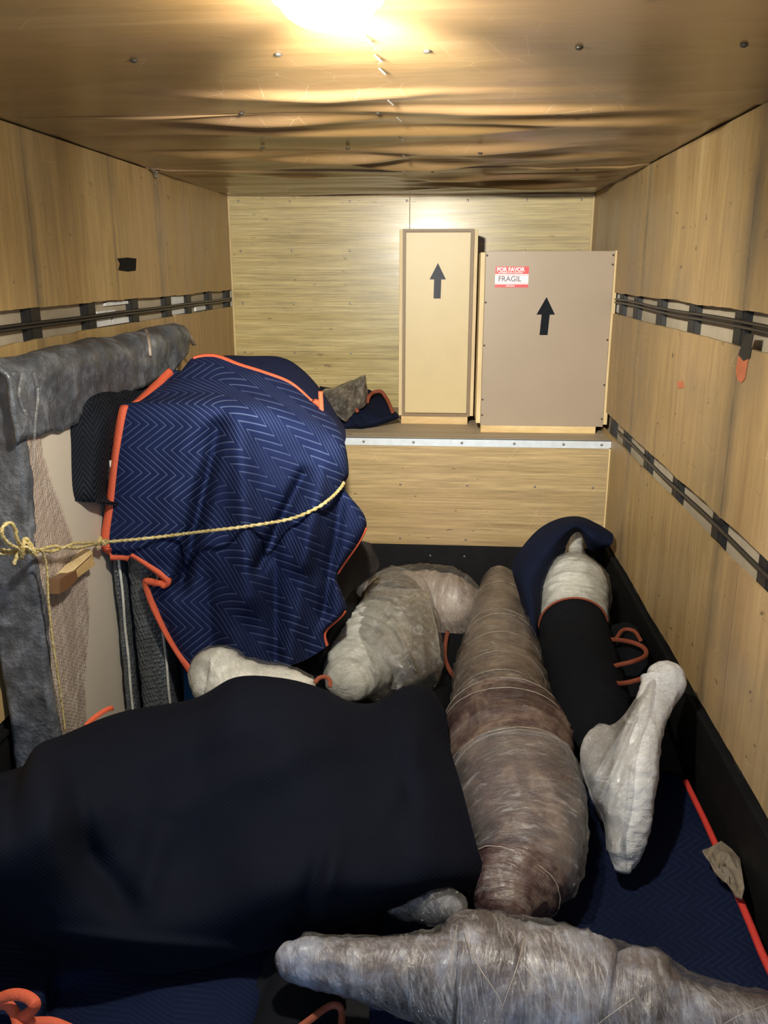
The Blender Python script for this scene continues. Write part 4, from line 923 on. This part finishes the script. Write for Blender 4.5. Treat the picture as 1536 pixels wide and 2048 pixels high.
# dark blanket and loop of orange tape beside the sleeve
q = thing('moving_blanket', at(1250, 1350, z=.1), 'dark blanket crumpled at the right wall with a loop of dull orange tape', 'blanket')
rows = [zrow(r, 0) for r in (
 [(1195,1262,.22),(1225,1250,.28),(1255,1245,.32),(1274,1255,.34),(1284,1270,.30)],
 [(1195,1300,.20),(1225,1295,.26),(1258,1290,.32),(1288,1300,.32),(1300,1310,.30)],
 [(1205,1360,.18),(1235,1355,.24),(1268,1350,.26),(1302,1360,.26),(1318,1370,.26)],
 [(1225,1440,.14),(1250,1440,.18),(1280,1440,.22),(1310,1440,.24),(1332,1445,.24)],
 [(1215,1520,.06),(1245,1530,.10),(1290,1535,.14),(1330,1540,.18),(1366,1545,.20)])]
c = Cloth(NET(rows), 60, 70, [(1230,1300,1300,1340,14,.03)], .012, 7); c.mesh('blanket', M['black_cloth'], q)
lpz = .36
ribbon([at(1192, 1282, z=.30), at(1225, 1279, z=.33), at(1262, 1284, z=lpz), at(1288, 1296, z=lpz), at(1290, 1312, z=lpz), at(1262, 1324, z=lpz), at(1230, 1332, z=.33), at(1213, 1346, z=.30), at(1220, 1364, z=.29), at(1250, 1366, z=.33), at(1288, 1356, z=.37)], .017, None, M['orange_d'], q, .006, 90)
ribbon([at(1232, 1278, z=.34), at(1246, 1260, z=.34), at(1268, 1262, z=.34), at(1282, 1282, z=.34)], .015, None, M['orange_d'], q, .006, 30)
# f) leg shape
t_ = thing('plaster_cast', at(1250, 1700, z=.0), 'white film-wrapped cast leg propped toward the right wall', 'sculpture')
loft('leg', [(1314,1338,.51,22,.85),(1327,1358,.495,43,.7),(1318,1386,.465,37,.75),(1296,1440,.42,34,.9),(1278,1500,.37,40,.95),(1268,1560,.31,45,.95),(1260,1620,.24,44,.95),(1253,1675,.18,39,.9),(1248,1715,.13,30,.85),(1245,1736,.11,18,.8)], M['wrap_leg'], t_, 110, 48, lump=.03, seed=33, cap=(.3, .6))
loft('side_lobe', [(1210,1462,.30,20,.8),(1198,1495,.28,33,.7),(1196,1540,.25,33,.7),(1208,1590,.20,26,.7),(1222,1640,.16,18,.7)], M['wrap_grey'], t_, 60, 40, lump=.06, seed=35, cap=(.5, .5))
rows = [zrow(r, 0) for r in (
 [(1298,1348,.50),(1304,1352,.51),(1310,1360,.52)],
 [(1272,1395,.46),(1286,1400,.485),(1300,1410,.49)],
 [(1232,1445,.39),(1258,1450,.43),(1288,1460,.44)],
 [(1180,1460,.36),(1222,1490,.385),(1268,1510,.41)],
 [(1160,1510,.32),(1200,1540,.345),(1258,1560,.37)],
 [(1178,1580,.27),(1205,1600,.29),(1252,1610,.31)],
 [(1206,1640,.21),(1222,1650,.23),(1246,1655,.25)],
 [(1213,1700,.16),(1225,1705,.18),(1240,1708,.19)])]
c = Cloth(NET(rows), 40, 90, [(1300,1370,1200,1600,6,.02),(1280,1400,1185,1560,5,.018),(1290,1390,1220,1620,5,-.01)], .006, 14, lambda px, py, y: (px*.004, py*.001)); c.mesh('film_web', film_mat('milky film web', .14, .5), t_, .0015)
# g) foreground figure
t_ = thing('wrapped_sculpture', at(1050, 1960, z=0), 'grey film-wrapped figure lying across the bottom of the photo, its arm stump to the left', 'sculpture')
loft('arm', [(574,1902,.22,24,.9),(590,1918,.22,41,.9),(650,1928,.22,48,.9),(740,1940,.22,58,.9),(840,1955,.22,78,.85),(920,1972,.22,104,.8)], M['wrap_grey'], t_, 90, 48, lump=.035, rings=.015, seed=41, cap=(.35, .1))
loft('trunk', [(900,1964,.21,104,.8),(925,1964,.21,130,.8),(970,1975,.21,134,.8),(1030,1992,.21,132,.8),(1110,2004,.21,138,.8),(1190,2020,.21,138,.8),(1235,2032,.21,116,.8),(1290,2036,.22,126,.85),(1335,2048,.22,110,.85),(1375,2054,.22,86,.9),(1450,2062,.22,76,.9),(1540,2075,.22,76,.9),(1640,2090,.22,76,.9)], M['wrap_grey'], t_, 150, 56, lump=.06, rings=.02, seed=44, cap=(.25, .5))
loft('film_shell', [(600,1915,.225,44,.92),(740,1938,.225,62,.92),(850,1955,.225,86,.88),(940,1966,.225,132,.84),(1050,1990,.225,143,.84),(1200,2020,.225,138,.84),(1310,2034,.23,118,.86),(1400,2052,.23,86,.92),(1560,2078,.23,80,.92)], M['film'], t_, 150, 56, lump=.06, rings=.05, seed=47, cap=(.05, .2))
strands([[(915,1845,.36),(905,1900,.37),(890,1960,.33),(860,2010,.25)], [(925,1850,.37),(950,1920,.38),(1000,2000,.35),(1010,2048,.30)], [(1050,1870,.37),(1035,1930,.38),(1010,2000,.34),(990,2060,.28)], [(1040,1920,.385),(1080,1970,.37),(1130,2030,.32)], [(1270,1995,.36),(1220,2030,.33),(1170,2070,.28)], [(1536,2010,.33),(1480,2030,.33),(1430,2060,.28)], [(1015,1855,.37),(1030,1875,.385),(1028,1890,.385)]], M['film_edge'], t_, .0010)
# ------------------------------------------------------------------ blankets on the floor and the big dark mound
mb = thing('moving_blanket', at(450, 1650, z=.1), 'large black and navy blanket heaped over the load in the left foreground', 'blanket')
rows = [zrow(r, 0) for r in (
 [(-60,1560,.45),(20,1540,.40),(80,1520,.38),(150,1490,.32),(260,1450,.30),(390,1420,.30),(480,1395,.30),(560,1392,.30),(640,1402,.30),(700,1420,.28),(760,1425,.28),(820,1402,.26),(862,1410,.24),(885,1440,.22)],
 [(-60,1530,.60),(20,1565,.52),(70,1495,.53),(130,1468,.50),(240,1425,.50),(385,1398,.52),(470,1355,.60),(560,1356,.60),(640,1376,.56),(700,1404,.50),(750,1406,.47),(810,1374,.46),(858,1376,.42),(893,1425,.36)],
 [(-60,1600,.66),(10,1620,.58),(70,1540,.60),(140,1510,.56),(250,1480,.54),(380,1450,.57),(470,1420,.63),(560,1425,.62),(640,1440,.57),(710,1465,.51),(765,1470,.48),(820,1455,.47),(862,1465,.42),(899,1490,.34)],
 [(-60,1680,.60),(10,1690,.56),(80,1640,.58),(160,1610,.53),(265,1590,.48),(380,1560,.50),(470,1530,.54),(560,1530,.54),(650,1545,.50),(720,1560,.46),(780,1570,.43),(840,1570,.42),(885,1575,.38),(925,1580,.32)],
 [(-60,1760,.50),(10,1765,.47),(90,1735,.48),(175,1715,.42),(280,1710,.37),(380,1690,.38),(470,1660,.42),(560,1650,.43),(650,1660,.42),(725,1670,.40),(790,1680,.38),(850,1685,.37),(905,1685,.33),(952,1685,.28)],
 [(-60,1830,.33),(10,1840,.31),(95,1850,.30),(190,1860,.28),(290,1860,.27),(385,1840,.28),(475,1805,.31),(565,1780,.34),(655,1765,.35),(730,1765,.34),(800,1765,.32),(865,1755,.31),(925,1745,.28),(968,1735,.24)],
 [(-60,1868,.18),(10,1884,.15),(100,1908,.13),(195,1932,.12),(295,1948,.12),(395,1938,.12),(480,1915,.13),(570,1888,.16),(655,1862,.19),(730,1838,.21),(800,1812,.22),(865,1795,.22),(925,1785,.21),(979,1768,.19)])]
folds = [(150,1560,170,1700,32,-.05),(170,1700,240,1790,32,-.045),(330,1640,290,1780,34,.035),(100,1550,120,1720,34,.03),(640,1720,600,1850,20,-.03),(670,1700,640,1850,20,.025),(400,1540,640,1480,50,.03),(320,1560,500,1500,40,-.035),(520,1700,500,1850,60,.025),(860,1420,780,1600,30,.02),(780,1450,820,1600,20,-.02),(0,1860,500,1905,16,.02)]
c = Cloth(NET(rows), 190, 150, folds, .016, 3.2, lambda px, py, y: (px*.0009, py*.0009), 5); c.mesh('blanket', M['mound'], mb, .012)
ribbon([at(172, 1452, z=.47), at(188, 1436, z=.47), at(212, 1420, z=.47), at(226, 1416, z=.46)], .016, None, M['orange'], mb, n=14)
ribbon([at(630, 1366, z=.50), at(638, 1356, z=.51), at(652, 1354, z=.51), at(660, 1362, z=.50), at(660, 1374, z=.49)], .014, None, M['orange_d'], mb, n=16)
# right floor blanket
q = thing('moving_blanket', at(1300, 1750, z=0), 'dark navy blanket spread flat on the floor along the right wall with a red edge', 'blanket')
rows = [zrow(r, 0) for r in (
 [(820,1520,.03),(960,1520,.03),(1120,1515,.03),(1250,1530,.035),(1330,1545,.12),(1372,1560,.165)],
 [(800,1620,.03),(960,1620,.03),(1120,1620,.03),(1260,1625,.035),(1360,1635,.10),(1410,1638,.165)],
 [(780,1750,.03),(960,1750,.03),(1130,1745,.03),(1290,1745,.035),(1400,1745,.10),(1458,1742,.16)],
 [(760,1880,.03),(960,1880,.03),(1140,1870,.03),(1310,1860,.035),(1440,1850,.10),(1503,1845,.16)],
 [(740,1990,.03),(960,2000,.03),(1160,1990,.03),(1350,1970,.035),(1480,1945,.10),(1540,1932,.16)],
 [(740,2160,.02),(960,2170,.02),(1180,2170,.02),(1400,2150,.02),(1540,2130,.10),(1630,2110,.16)])]
c = Cloth(NET(rows), 110, 90, (), .008, 3.5, lambda px, py, y: (px*.0009, py*.0009), 9); c.mesh('blanket', M['navy_low'], q)
c.binding([(1, 0), (1, 1)], M['red_cord'], q, .014, n=110)
# crumpled patch of tape on the red edge
tp = thing('tape_scrap', at(1440, 1745, z=.05), 'crumpled dirty scrap of masking tape stuck over the red blanket edge', 'tape')
out = [(1403,1712),(1418,1702),(1440,1694),(1462,1700),(1478,1722),(1482,1750),(1489,1785),(1483,1806),(1470,1800),(1462,1776),(1445,1768),(1428,1750),(1418,1728)]
cc = at(1445, 1735, z=.195); V = [cc]; F = []
for k_, s_ in enumerate((.25, .5, .75, 1.0)):
    for i, (a, b) in enumerate(out):
        p = at(a, b, z=.17); p = cc.lerp(p, s_); p.z = .178+.015*(1-s_)+.030*nz(p.x*55, p.y*55, k_)*(1.2-s_*.6); V.append(p)
n = len(out)
for i in range(n): F.append((0, 1+i, 1+(i+1) % n))
for k_ in range(3):
    for i in range(n): a = 1+k_*n+i; b = 1+k_*n+(i+1) % n; F.append((a, a+n, b+n, b))
o = mesh_obj('tape', V, F, M['crumpled'], tp, False); sm = o.modifiers.new('thickness', 'SOLIDIFY'); sm.thickness = .006
# bottom left blankets
q = thing('moving_blanket', at(200, 2000, z=.05), 'navy quilted blanket with slanting stitches showing below the dark heap, bottom left', 'blanket')
rows = [zrow(r, 0) for r in (
 [(-40,1800,.06),(80,1820,.06),(200,1840,.06),(320,1860,.06),(440,1850,.06),(560,1820,.06),(640,1800,.05)],
 [(-40,1900,.09),(80,1910,.09),(200,1930,.07),(320,1940,.08),(440,1930,.08),(530,1900,.07),(600,1880,.05)],
 [(-40,1980,.10),(80,1985,.10),(130,1990,.05),(320,2000,.09),(420,2000,.09),(500,1985,.08),(560,1970,.04)],
 [(-40,2100,.08),(60,2110,.08),(100,2110,.04),(320,2120,.07),(400,2120,.07),(470,2100,.07),(520,2090,.03)])]
c = Cloth(NET(rows), 100, 60, [(120,1920,90,2040,10,-.03)], .010, 4, lambda px, py, y: (py*.0016-px*.0006, px*.0003), 11); c.mesh('blanket', M['navy_low'], q)
ribbon([at(-20, 2006, z=.16), at(20, 1990, z=.18), at(50, 1992, z=.18), at(70, 2008, z=.17), at(58, 2026, z=.14), at(38, 2040, z=.12), at(60, 2046, z=.11), at(100, 2046, z=.11), at(130, 2056, z=.10), at(170, 2075, z=.10)], .026, None, M['orange'], q, .008, 60)
ribbon([at(-20, 2014, z=.13), at(10, 2008, z=.14), at(28, 2024, z=.13), at(36, 2050, z=.12), at(38, 2080, z=.12)], .024, None, M['orange'], q, .008, 30)
q = thing('moving_blanket', at(610, 1990, z=.04), 'dark blanket with a dull orange edge on the floor, left of the foreground figure', 'blanket')
rows = [zrow(r, 0) for r in (
 [(540,1800,.08),(600,1800,.08),(660,1800,.08),(720,1800,.06)],
 [(540,1885,.10),(590,1890,.11),(640,1895,.11),(700,1900,.07)],
 [(515,1960,.08),(580,1965,.10),(640,1970,.10),(688,1985,.06)],
 [(500,2010,.07),(560,2020,.09),(620,2015,.10),(686,2020,.06)],
 [(490,2090,.06),(540,2100,.08),(590,2075,.09),(600,2060,.06)])]
c = Cloth(NET(rows), 60, 60, [(560,1900,500,2040,14,-.02)], .008, 5, None, 13); c.mesh('blanket', M['black_cloth'], q)
ribbon([at(590, 2062, z=.12), at(625, 2036, z=.12), at(655, 2014, z=.12), at(674, 2011, z=.12), at(683, 2022, z=.11), at(682, 2050, z=.10), at(672, 2070, z=.10)], .016, None, M['orange_d'], q, .006, 40)
# blankets behind the pile and between the figures
q = thing('moving_blanket', at(650, 1270, z=.1), 'black blanket slumped on the floor between the navy hem and the white bust', 'blanket')
rows = [zrow(r, 0) for r in (
 [(640,1175,.50),(670,1165,.50),(700,1175,.46),(725,1200,.38)],
 [(610,1220,.48),(650,1215,.50),(690,1225,.44),(715,1245,.34)],
 [(590,1280,.40),(630,1275,.42),(665,1285,.36),(690,1300,.28)],
 [(560,1335,.28),(600,1335,.30),(635,1340,.28),(665,1345,.22)],
 [(560,1370,.18),(600,1375,.20),(630,1380,.20),(660,1385,.14)])]
c = Cloth(NET(rows), 60, 70, [(690,1200,640,1320,8,.025),(665,1200,610,1320,8,-.02)], .014, 9, None, 15); c.mesh('blanket', M['black_cloth'], q)
q = thing('moving_blanket', at(725, 1140, y=3.5), 'charcoal blanket corner sticking out behind the right edge of the navy blanket', 'blanket')
rows = NET([
 [(655,1070,3.3),(700,1078,3.4),(738,1085,3.5),(742,1092,3.55)],
 [(655,1110,3.25),(695,1110,3.3),(735,1108,3.4),(757,1122,3.5)],
 [(655,1150,3.2),(690,1152,3.25),(720,1152,3.35),(752,1142,3.45)],
 [(660,1200,3.15),(680,1195,3.2),(700,1182,3.3),(722,1166,3.4)],
 [(672,1230,3.12),(682,1215,3.18),(692,1200,3.28),(700,1182,3.38)]])
c = Cloth(rows, 40, 40, (), .01, 8, None, 17); c.mesh('blanket', M['charcoal'], q)
q = thing('moving_blanket', at(885, 1380, z=.1), 'black orange-edged blanket on the floor between the white bust and brown figure', 'blanket')
rows = [zrow(r, 0) for r in (
 [(830,1262,.06),(870,1262,.06),(910,1262,.06),(960,1262,.04)],
 [(820,1310,.12),(860,1305,.14),(900,1300,.12),(960,1300,.04)],
 [(790,1370,.16),(840,1365,.18),(890,1362,.15),(950,1365,.04)],
 [(790,1430,.20),(840,1425,.22),(890,1425,.18),(940,1430,.05)],
 [(790,1500,.18),(840,1500,.18),(890,1500,.12),(930,1500,.03)])]
c = Cloth(NET(rows), 50, 60, (), .010, 7, None, 19); c.mesh('blanket', M['black_cloth'], q)
ribbon([at(896, 1262, z=.14), at(891, 1285, z=.16), at(890, 1315, z=.17), at(898, 1338, z=.17), at(910, 1356, z=.17)], .018, None, M['orange_d'], q, n=24)
# floor scatter under the middle: dark blanket the long figure lies on
print('TRIS', sum(len(o.data.polygons) for o in bpy.data.objects if o.type == 'MESH'))
